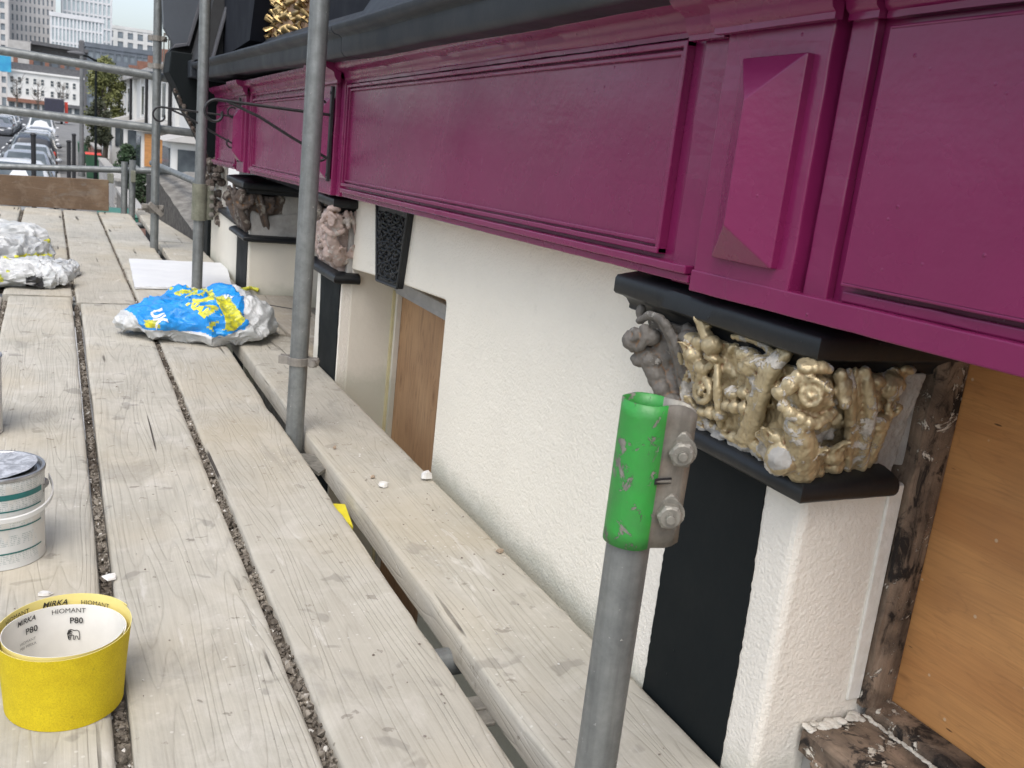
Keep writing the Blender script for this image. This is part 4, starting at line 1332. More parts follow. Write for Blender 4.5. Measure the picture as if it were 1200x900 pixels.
BP(MB().prism([(.735, 1.085), (.748, 1.085), (.965, 2.0), (.950, 2.0)], 'y', 5.28, 5.345), 'hood_trim', basic('grey_trim_b', (.10, .102, .11), (.08, .08, .09), .5, 20), hood, bevel=.003)

# --- pilaster 2 ---------------------------------------------------------------
pil2 = BP(MB().prism(shaft_poly(2.9865, 3.30, .846, .004), 'z', GZ, .36), 'pilaster', 'white_fine')
BP(MB().prism(jag([(2.993, .352), (3.245, .349), (3.22, 0), (3.215, GZ), (2.994, GZ), (2.993, .0)], .004, .02, 5), 'x', .842, .8465), 'black_panel', 'black_flat', pil2)
BP(sweep_L([(o_, z - .097) for o_, z in astr], .846, 2.992, 3.36, .90), 'lower_moulding', 'black', pil2, smooth=50)
BP(sweep_L([(o_, z - .036) for o_, z in abac], .840, 3.002, 3.42, .905), 'abacus', 'black', pil2, smooth=50)
BP(MB().prism([(.86, 2.9865), (.86, 3.36), (1.2, 3.36), (1.2, 2.9865)], 'z', .358, .60), 'capital_block', 'cement', pil2, bevel=.004)
f2 = lambda x, y, z: (x + .010, 2.962 + (y - .79) * 1.0, .366 + (z - .435) * 1.22)
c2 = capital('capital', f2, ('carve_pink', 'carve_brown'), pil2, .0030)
c2['label'] = 'stripped pinkish capital on the middle pilaster'
for p in c2.data.polygons:
    c = p.center
    if c.z > .50 + .03 * nz(c.y * 20, c.z * 20) and c.y > 3.10: p.material_index = 1

# --- pilaster 3 with decayed capital --------------------------------------------
pil3 = BP(MB().prism(shaft_poly(4.652, 5.0, .846, .012), 'z', GZ, .30), 'pilaster', 'cream', bevel=.004)
BP(MB().prism(jag([(4.668, .29), (4.955, .285), (4.955, GZ), (4.668, GZ)], .003, .03, 6), 'x', .842, .847), 'black_panel', 'black_flat', pil3)
BP(sweep_L([(o_, z * .9 - .132) for o_, z in astr], .846, 4.645, 5.03, 1.075), 'lower_moulding', 'black', pil3, smooth=50)
BP(sweep_L([(o_, z - .105) for o_, z in abac], .842, 4.62, 5.06, 1.09), 'abacus', 'black', pil3, smooth=50)
BP(MB().prism([(.85, .262), (1.08, .272), (1.08, .40), (.99, .385), (.93, .375), (.885, .385), (.85, .40)], 'y', 4.648, 5.0), 'cement_patch', 'cement', pil3, bevel=.008)
BP(MB().box(1.0, 1.08, 4.652, 5.0, .38, .50), 'plaster_return', 'cement', pil3, bevel=.005)
f3 = lambda x, y, z: (x + .012, 4.615 + (y - .79) * 1.12, .285 + (z - .435) * 1.22)
def keep3(c):
    return not (c[1] < .86 and c[2] < .52)
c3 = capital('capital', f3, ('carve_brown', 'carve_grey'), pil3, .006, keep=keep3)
c3['label'] = 'broken rotted capital with bare cement on the far pilaster'
# recess between pilasters 2 and 3: doorway
rec = BP(MB().box(1.30, 1.34, 3.29, 4.66, GZ, .62), 'shop_door', basic('grey_blue_paint', (.30, .33, .36), (.25, .28, .31), .5, 10))
BP(MB().box(1.07, 1.30, 3.30, 3.34, GZ, .62).box(1.20, 1.30, 3.34, 3.40, GZ, .62), 'door_jamb', basic('grey_jamb', (.34, .36, .38), (.3, .31, .33), .5, 10), rec, bevel=.004)
BP(MB().box(1.27, 1.299, 3.5, 4.5, -.05, .30).box(1.27, 1.299, 3.5, 4.5, .36, .58), 'door_panel', basic('white_gloss_panel', (.60, .61, .62), (.5, .5, .52), .4, 10), rec, bevel=.006)
BP(MB().box(1.085, 1.32, 4.60, 4.651, GZ, .62), 'reveal', 'cream')
BP(MB().box(.885, 1.31, 3.30, 4.66, .56, .64), 'door_soffit', 'shade_black')
BP(MB().box(.90, 1.31, 3.28, 4.66, GZ, -.06), 'door_step', 'stone')

# --- beyond pilaster 3
BP(MB().prism([(4.96, GZ), (5.93, GZ), (5.93, .300), (4.96, .283)], 'x', .853, 1.1), 'low_wall', 'cream', bevel=.006)
BP(MB().prism([(5.03, .284), (5.95, .301), (5.95, .322), (5.03, .306)], 'x', .838, 1.1), 'ledge', 'black', bevel=.004)
wn = BP(MB().box(1.00, 1.02, 5.0, 5.9, .31, .60), 'shop_window', basic('dark_glass', (.02, .025, .03), (.03, .035, .04), .12, 4, 0))
BP(MB().prism([(5.60, .32), (5.88, .33), (5.86, .575), (5.60, .57)], 'x', .862, .89), 'white_mullion', 'white_fine', wn, bevel=.003)
BP(MB().box(.90, .92, 5.30, 5.50, .31, .42), 'window_card', 'white_fine', wn)
BP(MB().box(.835, 1.2, 5.94, 6.12, GZ, .34), 'end_pilaster', 'black_flat', bevel=.004)
BP(MB().box(.86, 1.2, 5.0, 5.63, .555, .66), 'fascia_return', 'shade_black')
cr = MB()
for k in range(90):
    t = rg.random()
    cr.ball((.80 + rg.uniform(-.02, .06), 5.62 + rg.uniform(-.05, .3), .22 + .36 * t), (rg.uniform(.012, .03), rg.uniform(.02, .04), rg.uniform(.012, .03)), 7, 5)
BP(cr, 'decayed_carving', 'carve_brown')['kind'] = 'stuff'

# ---------------------------------------------------------------- broken wall end beyond the deck
vs = []; fs = []
K = 26; J = 10
def bw(t, s):
    y = 6.50 + 1.9 * t
    top = .04 + .27 * min(1, t * 1.25) + .02 * nz(t * 7, 3)
    x = .845 + .36 * s - .16 * t * (1 - s)
    z = top + .12 * s * (1 - .5 * t) + .012 * nz(t * 16, s * 9)
    return (x, y, z)
for k in range(K + 1):
    for j in range(J + 1):
        vs.append(bw(k / K, j / J))
n0 = len(vs)
for k in range(K):
    for j in range(J):
        a = k * (J + 1) + j
        fs.append((a, a + 1, a + J + 2, a + J + 1))
face_v = []
for k in range(K + 1):
    p = bw(k / K, 0); face_v.append((p[0] + .004, p[1], GZ))
vs += face_v
ff = []
for k in range(K):
    ff.append((k * (J + 1), (k + 1) * (J + 1), n0 + k + 1, n0 + k))
nn = len(vs)
for j in range(J + 1):
    p = bw(0, j / J); vs.append((p[0], p[1], GZ))
for j in range(J): ff.append((j, nn + j, nn + j + 1, j + 1))
o = MB().add(vs, fs).build('broken_wall', M['stone'], None, smooth=60)
tag(o, 'rough grey mortar covered wall end sloping down beyond the black end pilaster', 'wall')
q = MB().add(vs, ff).build('dark_face', M['stone_dark'], o)

# ================================================================ WROUGHT IRON BRACKETS
def iron_bracket(y, z, name_label, L=.345, rot=0):
    e = empty('hanging_bracket', (.772, y, z), name_label, 'bracket', 'black scrolled iron brackets on the fascia')
    def T(pts, r, nm, n=8):
        o = MB().tube(pts, r, n).build(nm, M['dark_iron'], e, smooth=50)
        return o
    b = MB().box(-.010, 0, -.0085, .0085, -.285, .0).build('wall_bar', M['dark_iron'], e, bevel=.0015)
    for zz in (-.02, -.265):
        MB().ball((-.011, 0, zz), (.003, .005, .005), 8, 6).build('bolt_head', M['dark_iron'], b)
    T([(-.010, 0, -.085), (-.18, 0, -.083), (-L, 0, -.080)], .0046, 'arm')
    def scroll(c, r, a0, turns, hand, k=26, shrink=.55):
        return [(c[0] + r * (1 - shrink * i / k) * math.cos(a0 + hand * turns * 2 * math.pi * i / k), 0, c[1] + r * (1 - shrink * i / k) * math.sin(a0 + hand * turns * 2 * math.pi * i / k)) for i in range(k + 1)]
    T([(-.010, 0, -.215), (-.12, 0, -.165), (-.22, 0, -.115), (-L + .035, 0, -.083)], .0044, 'brace')
    T(scroll((-L, -.117), .037, math.pi / 2, .80, 1), .0042, 'end_scroll')
    T(scroll((-.034, -.062), .030, -math.pi / 2, .62, -1) , .0040, 'upper_scroll')
    T(scroll((-.040, -.200), .030, -math.pi * .1, .60, -1), .0040, 'lower_scroll')
    return e
iron_bracket(2.945, .935, 'nearer black scrolled iron bracket fixed to the middle purple block')
iron_bracket(4.57, .905, 'farther black scrolled iron bracket fixed to the far purple block')
# ================================================================ THINGS ON THE DECK
def bend(vs, cx, cy, rx, ry, zc, a0, inward, lift=.0006):
    """put flat text on the inside of an elliptical wall; text x runs clockwise seen from inside"""
    out_ = []
    for (u, v) in vs:
        a = a0 - u / ((rx + ry) / 2)
        out_.append((cx + (rx - lift) * math.cos(a), cy + (ry - lift) * math.sin(a), zc + v))
    return out_

# yellow sanding roll: two turns, printed backing on the inside
RX, RY, RZ = .010, 1.282, .111
roll = empty('sandpaper_roll', (RX, RY, 0), 'yellow abrasive paper roll standing on edge with printed white inside', 'sandpaper roll')
n = N('yellow_grit'); co = n.co()
v = n.noise(co, 520, 3, .7); b_ = n.noise(co, 45, 5, .65)
col = n.mix(n.ramp(b_, .3, .7), (.70, .56, .015), (.60, .46, .012))
col = n.mix(n.math('MULTIPLY', n.ramp(v, .40, .70), .55), col, (.36, .26, .01))
sp = n.math('MULTIPLY', n.ramp(n.vor(co, 62), .16, .10), n.ramp(n.noise(co, 30, 3), .52, .6))
col = n.mix(n.math('MULTIPLY', sp, .4), col, (.30, .24, .02))
M['grit'] = n.done(col, .75, 0, n.bump(v, .0006), .3)
M['paper_bounce'] = basic('yellow_bounce_backing', (.80, .70, .27), (.76, .65, .23), .6, 20, .0002)  # yellow light bounced between the turns is put into this paper colour
M['paper_white'] = basic('white_paper_backing', (.80, .78, .72), (.74, .72, .66), .6, 25, .0003, 60)
M['ink'] = basic('black_ink', (.03, .028, .026), (.04, .038, .035), .6, 30, 0)
M['ink_thin'] = basic('grey_ink', (.16, .15, .14), (.2, .19, .18), .6, 30, 0)
def turn(name, a0, a1, r0, r1, z0f, z1f, mats, k=110, ecc=1.06, cx=0, cy=0):
    vs = []; fs = []; J = 8
    for i in range(k + 1):
        t = i / k; a = a0 + (a1 - a0) * t
        r = r0 + (r1 - r0) * t
        for j in range(J + 1):
            s = j / J
            fl = .915 + .115 * s - .010 * math.sin(math.pi * s)
            vs.append((cx + r * fl * math.cos(a), cy + r * ecc * fl * math.sin(a), z0f(a) * (1 - s) + z1f(a) * s))
    for i in range(k):
        for j in range(J):
            q = i * (J + 1) + j
            fs.append((q, q + J + 1, q + J + 2, q + 1))
    n_ = len(vs)
    # thickness with separate inner skin
    th = .0009
    vi = []
    for (x, y, z) in vs:
        d = math.hypot(x - cx, y - cy)
        vi.append((x - (x - cx) / d * th, y - (y - cy) / d * th, z))
    mb = MB().add(vs + vi, fs + [tuple(n_ + q for q in reversed(f)) for f in fs])
    e = []
    for i in range(k):
        for j in (0, J):
            q = i * (J + 1) + j; e.append((q, q + J + 1, n_ + q + J + 1, n_ + q))
    for j in range(J):
        for i in (0, k):
            q = i * (J + 1) + j; e.append((q, q + 1, n_ + q + 1, n_ + q))
    mb.f += e
    me = bpy.data.meshes.new(name); me.from_pydata(mb.v, [], mb.f)
    for m_ in mats: me.materials.append(m_)
    for idx, p in enumerate(me.polygons):
        p.material_index = 0 if idx < len(fs) else 1
    me.shade_smooth()
    try: me.set_sharp_from_angle(angle=R(50))
    except Exception: pass
    o = bpy.data.objects.new(name, me); COL.objects.link(o); o.parent = roll
    return o
zlow = lambda a: .0006 + .0 * a
zt = lambda a: RZ + .004 * math.cos(a - .2)
outer = turn('outer_turn', R(22), R(22 + 366), .0845, .0815, zlow, zt, [M['grit'], M['paper_bounce']])
inner = turn('inner_turn', R(-20), R(-20 + 372), .0760, .0735, zlow, lambda a: RZ - .003 - .004 * math.sin(a), [M['paper_bounce'], M['paper_white']], cx=-.001, cy=-.0055, ecc=1.03)
def roll_text(txt, size, a, z, rad, bold=0, mat='ink', cx=0, cy=0, ecc=1.06, tilt=0, name='printed_word', shear=0, parent=None):
    vs, fs = text_mesh(txt, size, bold, shear=shear)
    c, s_ = math.cos(tilt), math.sin(tilt)
    vs = [(x * c - y * s_, x * s_ + y * c) for x, y in vs]
    out_ = []
    for (u, v) in vs:
        fl = .915 + .115 * (z + v) / RZ - .010 * math.sin(math.pi * (z + v) / RZ)
        aa = a - u / rad
        rr = rad * fl - .0012
        out_.append((cx + rr * math.cos(aa), cy + rr * ecc * math.sin(aa), z + v))
    me = bpy.data.meshes.new(name); me.from_pydata(out_, [], fs); me.materials.append(M[mat])
    o = bpy.data.objects.new(name, me); COL.objects.link(o); o.parent = parent
    return o
ZI = .0
for a_, tx, z_, sz in ((99, 'MIRKA', .1015, .0112), (60, 'HIOMANT', .1005, .0092), (138, 'HIOMANT', .1015, .0092)):
    roll_text(tx, sz, R(a_), z_, .0818, .0002 if tx == 'MIRKA' else 0, parent=outer, shear=.3 if tx == 'MIRKA' else 0)
KI = dict(cx=-.001, cy=-.0055, ecc=1.03, parent=inner)
roll_text('MIRKA', .0100, R(131), .0965, .0738, .0002, shear=.3, **KI)
roll_text('HIOMANT', .0098, R(85), .0965, .0738, **KI)
roll_text('P80', .0125, R(125), .080, .0738, .0002, **KI)
roll_text('P80', .0125, R(77), .081, .0738, .0002, **KI)
roll_text('80', .0085, R(163), .068, .0738, .0001, **KI)
roll_text('HIOMANT', .0058, R(131), .0660, .0738, mat='ink_thin', **KI)
roll_text('P80 MIRKA', .0058, R(131), .0590, .0738, mat='ink_thin', **KI)
# small walking dog emblem, drawn as outline strokes
dog = [[(-.0058, -.004), (-.0062, .001), (-.0054, .0046), (-.0030, .0056), (-.0006, .0048), (.0012, .0040), (.0040, .0046), (.0062, .0032), (.0068, .0004), (.0072, -.0040)],
       [(-.0058, -.004), (-.0050, -.0066), (-.0034, -.0068)], [(-.0034, -.0066), (-.0026, -.0020), (-.0010, -.0014), (.0006, -.0022)], [(.0006, -.0022), (.0000, -.0066), (.0018, -.0068), (.0026, -.0024)],
       [(.0026, -.0024), (.0046, -.0030), (.0056, -.0066), (.0072, -.0066), (.0072, -.0040)], [(-.0050, .0026), (-.0030, .0034), (-.0012, .0024)], [(-.0054, .0006), (-.0036, .0010), (-.0018, .0002)], [(-.0046, -.0012), (-.0030, -.0016), (-.0020, -.0006)],
       [(-.0062, .0018), (-.0068, .0004), (-.0060, -.0010)]]
dv = []; df = []
for st in dog:
    for i in range(len(st) - 1):
        a_, b_ = st[i], st[i + 1]
        L = math.hypot(b_[0] - a_[0], b_[1] - a_[1]); nx_, ny_ = -(b_[1] - a_[1]) / L * .00045, (b_[0] - a_[0]) / L * .00045
        k = len(dv); dv += [(a_[0] + nx_, a_[1] + ny_), (b_[0] + nx_, b_[1] + ny_), (b_[0] - nx_, b_[1] - ny_), (a_[0] - nx_, a_[1] - ny_)]; df.append((k, k + 1, k + 2, k + 3))
k = len(dv); dv += [(-.0058, .001), (-.005, .0042), (-.003, .0050), (-.002, .003), (-.0035, .0018), (-.0050, -.001)]; df.append((k, k + 1, k + 2, k + 3, k + 4, k + 5))
k = len(dv); dv += [(-.0056, -.003), (-.0046, -.0012), (-.004, -.0045), (-.0046, -.0064), (-.0053, -.0064)]; df.append((k, k + 1, k + 2, k + 3, k + 4))
out_ = []
for (u, v) in dv:
    u *= 1.25; v *= 1.25
    a = R(80) - u / .0738; rr = .0738 * (.915 + .115 * (.060 + v) / RZ - .010) - .0012
    out_.append((-.001 + rr * math.cos(a), -.0055 + rr * 1.03 * math.sin(a), .0610 + v))
me = bpy.data.meshes.new('dog_emblem'); me.from_pydata(out_, [], df); me.materials.append(M['ink'])
o = bpy.data.objects.new('dog_emblem', me); COL.objects.link(o); o.parent = inner

# paint tin, half out of the frame
def paint_tin(loc, label, r=.080, h=.164, full=True, rz=0):
    e = empty('paint_tin', loc, label, 'paint tin', None, rz)
    n = N('tin_print_' + str(int(h * 1000))); co = n.co()
    sx = n.node('ShaderNodeSeparateXYZ'); n.put(sx.inputs[0], co)
    z = sx.outputs[2]
    fine = n.math('GREATER_THAN', n.math('FRACT', n.math('MULTIPLY', z, 300)), .5)
    tx = n.math('MULTIPLY', fine, n.ramp(n.noise(n.co((420, 420, 90)), 1.0, 2), .48, .52))
    base = n.mix(n.ramp(n.noise(co, 12, 5, .6), .3, .7), (.66, .67, .65), (.56, .57, .555))
    blocks = n.math('GREATER_THAN', n.math('FRACT', n.math('MULTIPLY', z, 31)), .38)
    col = n.mix(n.math('MULTIPLY', n.math('MULTIPLY', tx, blocks), .65), base, (.24, .30, .29))
    drip = n.ramp(n.noise(n.co((18, 18, 6)), 1.0, 4, .6), .60, .63)
    col = n.mix(drip, col, (.60, .59, .55))
    mt = n.done(col, .42, 0, n.bump(n.noise(co, 60, 3), .0006), .4)
    MB().lathe([(0, .002), (r - .004, .002), (r - .001, 0), (r + .0012, .002), (r, .006), (r, h - .012), (r + .0006, h - .010), (r, h - .007), (r, h - .002)], n=56).build('body', mt, e, smooth=40)
    M['tinmetal'] = M.get('tinmetal') or galv('bright_tin', (.50, .50, .50), (.34, .34, .34), .35, .8)
    MB().lathe([(r - .001, h - .004), (r + .0022, h - .001), (r + .0026, h + .002), (r + .001, h + .0045), (r - .0035, h + .0045), (r - .006, h + .001), (r - .007, h - .004), (r - .012, h - .004), (r - .0135, h), (r - .016, h + .0005)], n=56).build('rim', M['tinmetal'], e, smooth=50)
    lid = MB()
    vs = []; fs = []
    for i in range(8):
        rr = (r - .011) * i / 7
        for k in range(36):
            a = 2 * math.pi * k / 36
            x, y = rr * math.cos(a), rr * math.sin(a)
            vs.append((x, y, h + .002 + .0025 * nz(x * 40, y * 40) + .010 * max(0, x / r)))
    for i in range(7):
        for k in range(36): fs.append((i * 36 + k, i * 36 + (k + 1) % 36, (i + 1) * 36 + (k + 1) % 36, (i + 1) * 36 + k))
    lid.add(vs, fs)
    lm = N('painted_lid'); c2_ = lm.co()
    cc = lm.mix(lm.ramp(lm.noise(c2_, 60, 5, .7, .5), .42, .58), (.60, .61, .63), (.32, .325, .34))
    l = lid.build('lid', lm.done(cc, .4, .3, lm.bump(lm.noise(c2_, 120, 4), .0015), .5), e, smooth=50)
    if full:
        gm = M['teal'] = basic('teal_print', (.012, .12, .115), (.018, .16, .15), .45, 60, .0002)
        def band(za, zb_, a0, a1, slope=0, nm='printed_band'):
            vs = []; fs = []; K = 24
            for k in range(K + 1):
                a = R(a0 + (a1 - a0) * k / K); dz = slope * k / K
                for q in (za, zb_): vs.append(((r + .0007) * math.cos(a), (r + .0007) * math.sin(a), q + dz))
            for k in range(K): fs.append((2 * k, 2 * k + 1, 2 * k + 3, 2 * k + 2))
            MB().add(vs, fs).build(nm, gm, e)
        band(h - .034, h - .024, -130, -22); band(h - .056, h - .0535, -130, -24); band(h - .088, h - .0855, -130, -24); band(h - .134, h - .1315, -130, -24)
        # brand letters by the seam
        vs_, fs_ = text_mesh('Du', .020, .0)
        me = bpy.data.meshes.new('printed_word')
        me.from_pydata([((r + .0008) * math.cos(R(-9) + u / r), (r + .0008) * math.sin(R(-9) + u / r), h - .036 + v) for u, v in vs_], [], fs_)
        me.materials.append(M['ink_thin']); o_ = bpy.data.objects.new('printed_word', me); COL.objects.link(o_); o_.parent = e
        # handle: flat plastic loop hanging down in front
        pts = []
        K = 34
        for k in range(K + 1):
            t = k / K; a = R(-178 + 196 * t)
            rr = r + .010 + .007 * math.sin(math.pi * t)
            pts.append((rr * math.cos(a), rr * math.sin(a), h - .030 - .034 * math.sin(math.pi * t) ** .8))
        vs = []; fs = []
        for k, p in enumerate(pts):
            wv = .0055
            dn = Vector((p[0], p[1], 0)).normalized()
            for (q, s_) in ((0, wv), (.0022, wv * .7), (.0022, -wv * .7), (0, -wv)):
                vs.append((p[0] + dn.x * q, p[1] + dn.y * q, p[2] + s_))
        for k in range(K):
            for i in range(4): fs.append((k * 4 + i, k * 4 + (i + 1) % 4, (k + 1) * 4 + (i + 1) % 4, (k + 1) * 4 + i))
        fs += [(3, 2, 1, 0), (K * 4, K * 4 + 1, K * 4 + 2, K * 4 + 3)]
        MB().add(vs, fs).build('handle', basic('white_plastic', (.70, .70, .68), (.62, .62, .60), .4, 30, .0002), e, smooth=50)
        MB().ball((r * math.cos(R(10)), r * math.sin(R(10)), h - .038), (.008, .008, .010), 12, 8).build('handle_lug', M['tinmetal'], e, smooth=60)
    return e
paint_tin((-.098, 1.785, .0), 'open topped white paint tin with teal stripes and plastic handle at the left edge')
# label says lid; the tin has its lid resting on it
COL.objects['paint_tin']['label'] = 'white paint tin with teal stripes, white handle and a paint smeared lid'
paint_tin((-.199, 2.515, .0), 'second paint tin farther along, barely in view at the left edge', r=.082, h=.19, full=False)

# white card/plastic sheet lying across the boards
vs = []; fs = []
c4 = [(.333, 4.605, .006), (.782, 4.690, .010), (.880, 5.42, .012), (.868, 5.52, .012), (.368, 5.50, .008)]
J = 14
for j in range(J + 1):
    for i in range(J + 1):
        u, v = i / J, j / J
        a = Vector((.333, 4.605, 0)).lerp(Vector((.782, 4.690, 0)), u); b_ = Vector((.368, 5.52, 0)).lerp(Vector((.886, 5.53, 0)), u)
        p = a.lerp(b_, v)
        vs.append((p.x + .004 * nz(v * 9, 2), p.y + .01 * nz(u * 6, 1), .012 + .003 * nz(u * 3, v * 3)))
for j in range(J):
    for i in range(J):
        a = j * (J + 1) + i; fs.append((a, a + 1, a + J + 2, a + J + 1))
M['sheet'] = basic('white_board_sheet', (.76, .77, .77), (.70, .71, .72), .5, 6, .001, 20)
o = MB().add(vs, fs).build('white_sheet', M['sheet'], None)
sm = o.modifiers.new('solid', 'SOLIDIFY'); sm.thickness = .009; sm.offset = -1
tag(o, 'flat white sheet of board lying across the deck behind the blue bag', 'sheet')

# crumpled plastic bags -------------------------------------------------------------
n = N('bag_white'); co = n.co()
col = n.mix(n.ramp(n.noise(co, 12, 4), .35, .65), (.66, .67, .665), (.42, .435, .43))
M['bag_white'] = n.done(col, .30, 0, n.bump(n.noise(co, 55, 4, .6, 1.2), .004), .5, trans=.0)
n = N('bag_blue'); co = n.co()
col = n.mix(n.ramp(n.noise(co, 14, 4), .35, .65), (.012, .235, .66), (.018, .30, .76))
M['bag_blue'] = n.done(col, .27, 0, n.bump(n.noise(co, 55, 4, .6, 1.2), .0035), .5)
n = N('bag_yellow'); co = n.co()
col = n.mix(n.ramp(n.noise(co, 60, 4), .40, .66), (.72, .68, .03), (.30, .36, .10))
M['bag_yellow'] = n.done(col, .3, 0, n.bump(n.noise(co, 55, 4, .6, 1.2), .0035), .5)
M['bag_clear'] = basic('bag_clear', (.52, .53, .52), (.36, .37, .37), .25, 18, .003, 40)
M['bag_black'] = basic('bag_black', (.02, .02, .021), (.035, .035, .036), .3, 30, .002, 60)


def ridge(p, f, seed):
    return 1 - 2.6 * abs(noise.noise(Vector((p[0] * f + seed, p[1] * f - seed, p[2] * f + seed * .7))))

def film_bag(name, c, size, seed, matfn, mats, nu=220, nv=120, rz=0, cr=.016, shape=None, label='', group=None):
    """closed film bag lying on the boards: squashed pillow whose sides tuck under, with sharp folds"""
    vs = []; fs = []; uv = []
    sx, sy, sz = size
    for j in range(nv + 1):
        ph = -math.pi / 2 + math.pi * j / nv
        for i in range(nu):
            th = 2 * math.pi * i / nu
            ce = abs(math.cos(ph)) ** .62; se = math.copysign(abs(math.sin(ph)) ** .8, math.sin(ph))
            ct = math.copysign(abs(math.cos(th)) ** .85, math.cos(th)); st = math.copysign(abs(math.sin(th)) ** .85, math.sin(th))
            x, y, z = ce * ct, ce * st, se
            w, h = shape(x, y) if shape else (1, 1)
            y *= w
            z = z * h if z > 0 else z * .55
            # warped domain -> creases that run and fork
            q = (x * 1.0 + .25 * nz(x * 2, y * 2, seed), y * .8 + .25 * nz(x * 2 + 7, y * 2, seed), z * .45)
            r1 = ridge(q, 2.1, seed); r2 = ridge(q, 4.6, seed + 3); r3 = ridge((q[0] + q[1] * .6, q[1] - q[0] * .3, q[2]), 9.5, seed + 8)
            d = cr * (r1 * 1.0 + r2 * .55 + r3 * .26 - .75)
            n_ = Vector((x / sx, y / sy, z / sz)).normalized()
            px, py, pz = x * sx + n_.x * d, y * sy + n_.y * d, z * sz + n_.z * d
            pz += sz * .50
            if pz < .002: pz = .002 + .0004 * abs(r3)
            vs.append((c[0] + px * math.cos(rz) - py * math.sin(rz), c[1] + px * math.sin(rz) + py * math.cos(rz), pz))
            uv.append((x, y, pz))
    for j in range(nv):
        for i in range(nu):
            fs.append((j * nu + i, j * nu + (i + 1) % nu, (j + 1) * nu + (i + 1) % nu, (j + 1) * nu + i))
    me = bpy.data.meshes.new(name); me.from_pydata(vs, [], fs)
    for m_ in mats: me.materials.append(M[m_])
    for p in me.polygons:
        u = uv[p.vertices[0]]
        p.material_index = matfn(u[0] + .015 * nz(u[0] * 9, u[1] * 9, 3), u[1], u[2] + .004 * nz(u[0] * 9, u[1] * 9, 6))
    me.shade_smooth()
    try: me.set_sharp_from_angle(angle=R(42))
    except Exception: pass
    o = bpy.data.objects.new(name, me); COL.objects.link(o)
    return tag(o, label, 'plastic bag', group)

def shape1(x, y):
    t = (x + 1) / 2
    w = .42 + .62 * min(1, t * 1.9) ** .8
    h = .28 + .80 * max(0, min(1, t * 2.3)) ** 1.1 - .22 * math.exp(-((x - .22) / .12) ** 2) + .16 * math.exp(-((x - .5) / .2) ** 2) - .25 * max(0, x - .75)
    return w, h
def paint1(x, y, z):
    low = .046 + .022 * (x + .8) ** 2 * (1 if x < 0 else .3) + .030 * max(0, x - .05) + .018 * math.exp(-((x + .05) / .10) ** 2) * -1
    if x < -.82 or x > .56 - .22 * max(0, -y): return 0
    if y > .62: return 0
    if z < low and y < .1: return 0
    if -.20 < x < .04 and z > low + .022 and nz(x * 7, y * 6 + z * 30, 2) > .10: return 2
    if .06 < x < .30 and z > low + .010 + .14 * max(0, x - .22) and (x - .06) > (z - low - .01) * -1.2 + .02: return 2
    if -.76 < x < -.62 and low + .008 < z < low + .035 and y < 0: return 2
    return 1
bag1 = film_bag('plastic_bag', (.487, 3.67), (.290, .245, .100), 4.0, paint1, ['bag_white', 'bag_blue', 'bag_yellow'], 300, 170, rz=R(11), cr=.020, shape=shape1, label='crumpled blue and white plastic carrier bag with yellow print beside the pole')
# printed letters laid on the film by casting each point on to the bag
from mathutils.bvhtree import BVHTree
_bv = BVHTree.FromPolygons([v.co.copy() for v in bag1.data.vertices], [tuple(p.vertices) for p in bag1.data.polygons])
def bag_text(txt, org, right, up, size, mat, bold=0.0):
    tv, tf = text_mesh(txt, size, bold, res=2)
    me = bpy.data.meshes.new('printed_word')
    bm = bmesh.new()
    b_ = [bm.verts.new((x, y, 0)) for x, y in tv]
    for f in tf:
        try: bm.faces.new([b_[i] for i in f])
        except ValueError: pass
    bmesh.ops.triangulate(bm, faces=bm.faces)
    for _ in range(3):
        es = [e for e in bm.edges if e.calc_length() > size * .10]
        bmesh.ops.subdivide_edges(bm, edges=es, cuts=1)
        bmesh.ops.triangulate(bm, faces=bm.faces)
    right = Vector(right).normalized(); up = Vector(up).normalized(); dirn = Vector((.12, .80, -.59)).normalized()
    for vv in bm.verts:
        p = Vector(org) + right * vv.co.x + up * vv.co.y - dirn * .4
        hit, nrm, _i, _d = _bv.ray_cast(p, dirn)
        vv.co = (hit - dirn * .0016) if hit else p + dirn * .4
    bm.to_mesh(me); bm.free()
    me.materials.append(M[mat])
    q = bpy.data.objects.new('printed_word', me); COL.objects.link(q); q.parent = bag1
    return q
M['print_white'] = basic('white_print', (.80, .81, .82), (.72, .74, .76), .35, 20, 0)
M['print_yellow'] = basic('yellow_print', (.74, .69, .05), (.66, .62, .06), .35, 20, 0)
bag_text('UK', (.335, 3.53, .085), (.25, -.55, -.80), (.95, .25, .1), .062, 'print_white', .002)
bag_text('NAL', (.475, 3.55, .085), (.62, -.42, -.62), (.72, .45, .42), .050, 'print_yellow', .0022)
bag_text('W', (.60, 3.66, .12), (.95, -.1, -.25), (.2, .75, .6), .040, 'print_white', .0015)

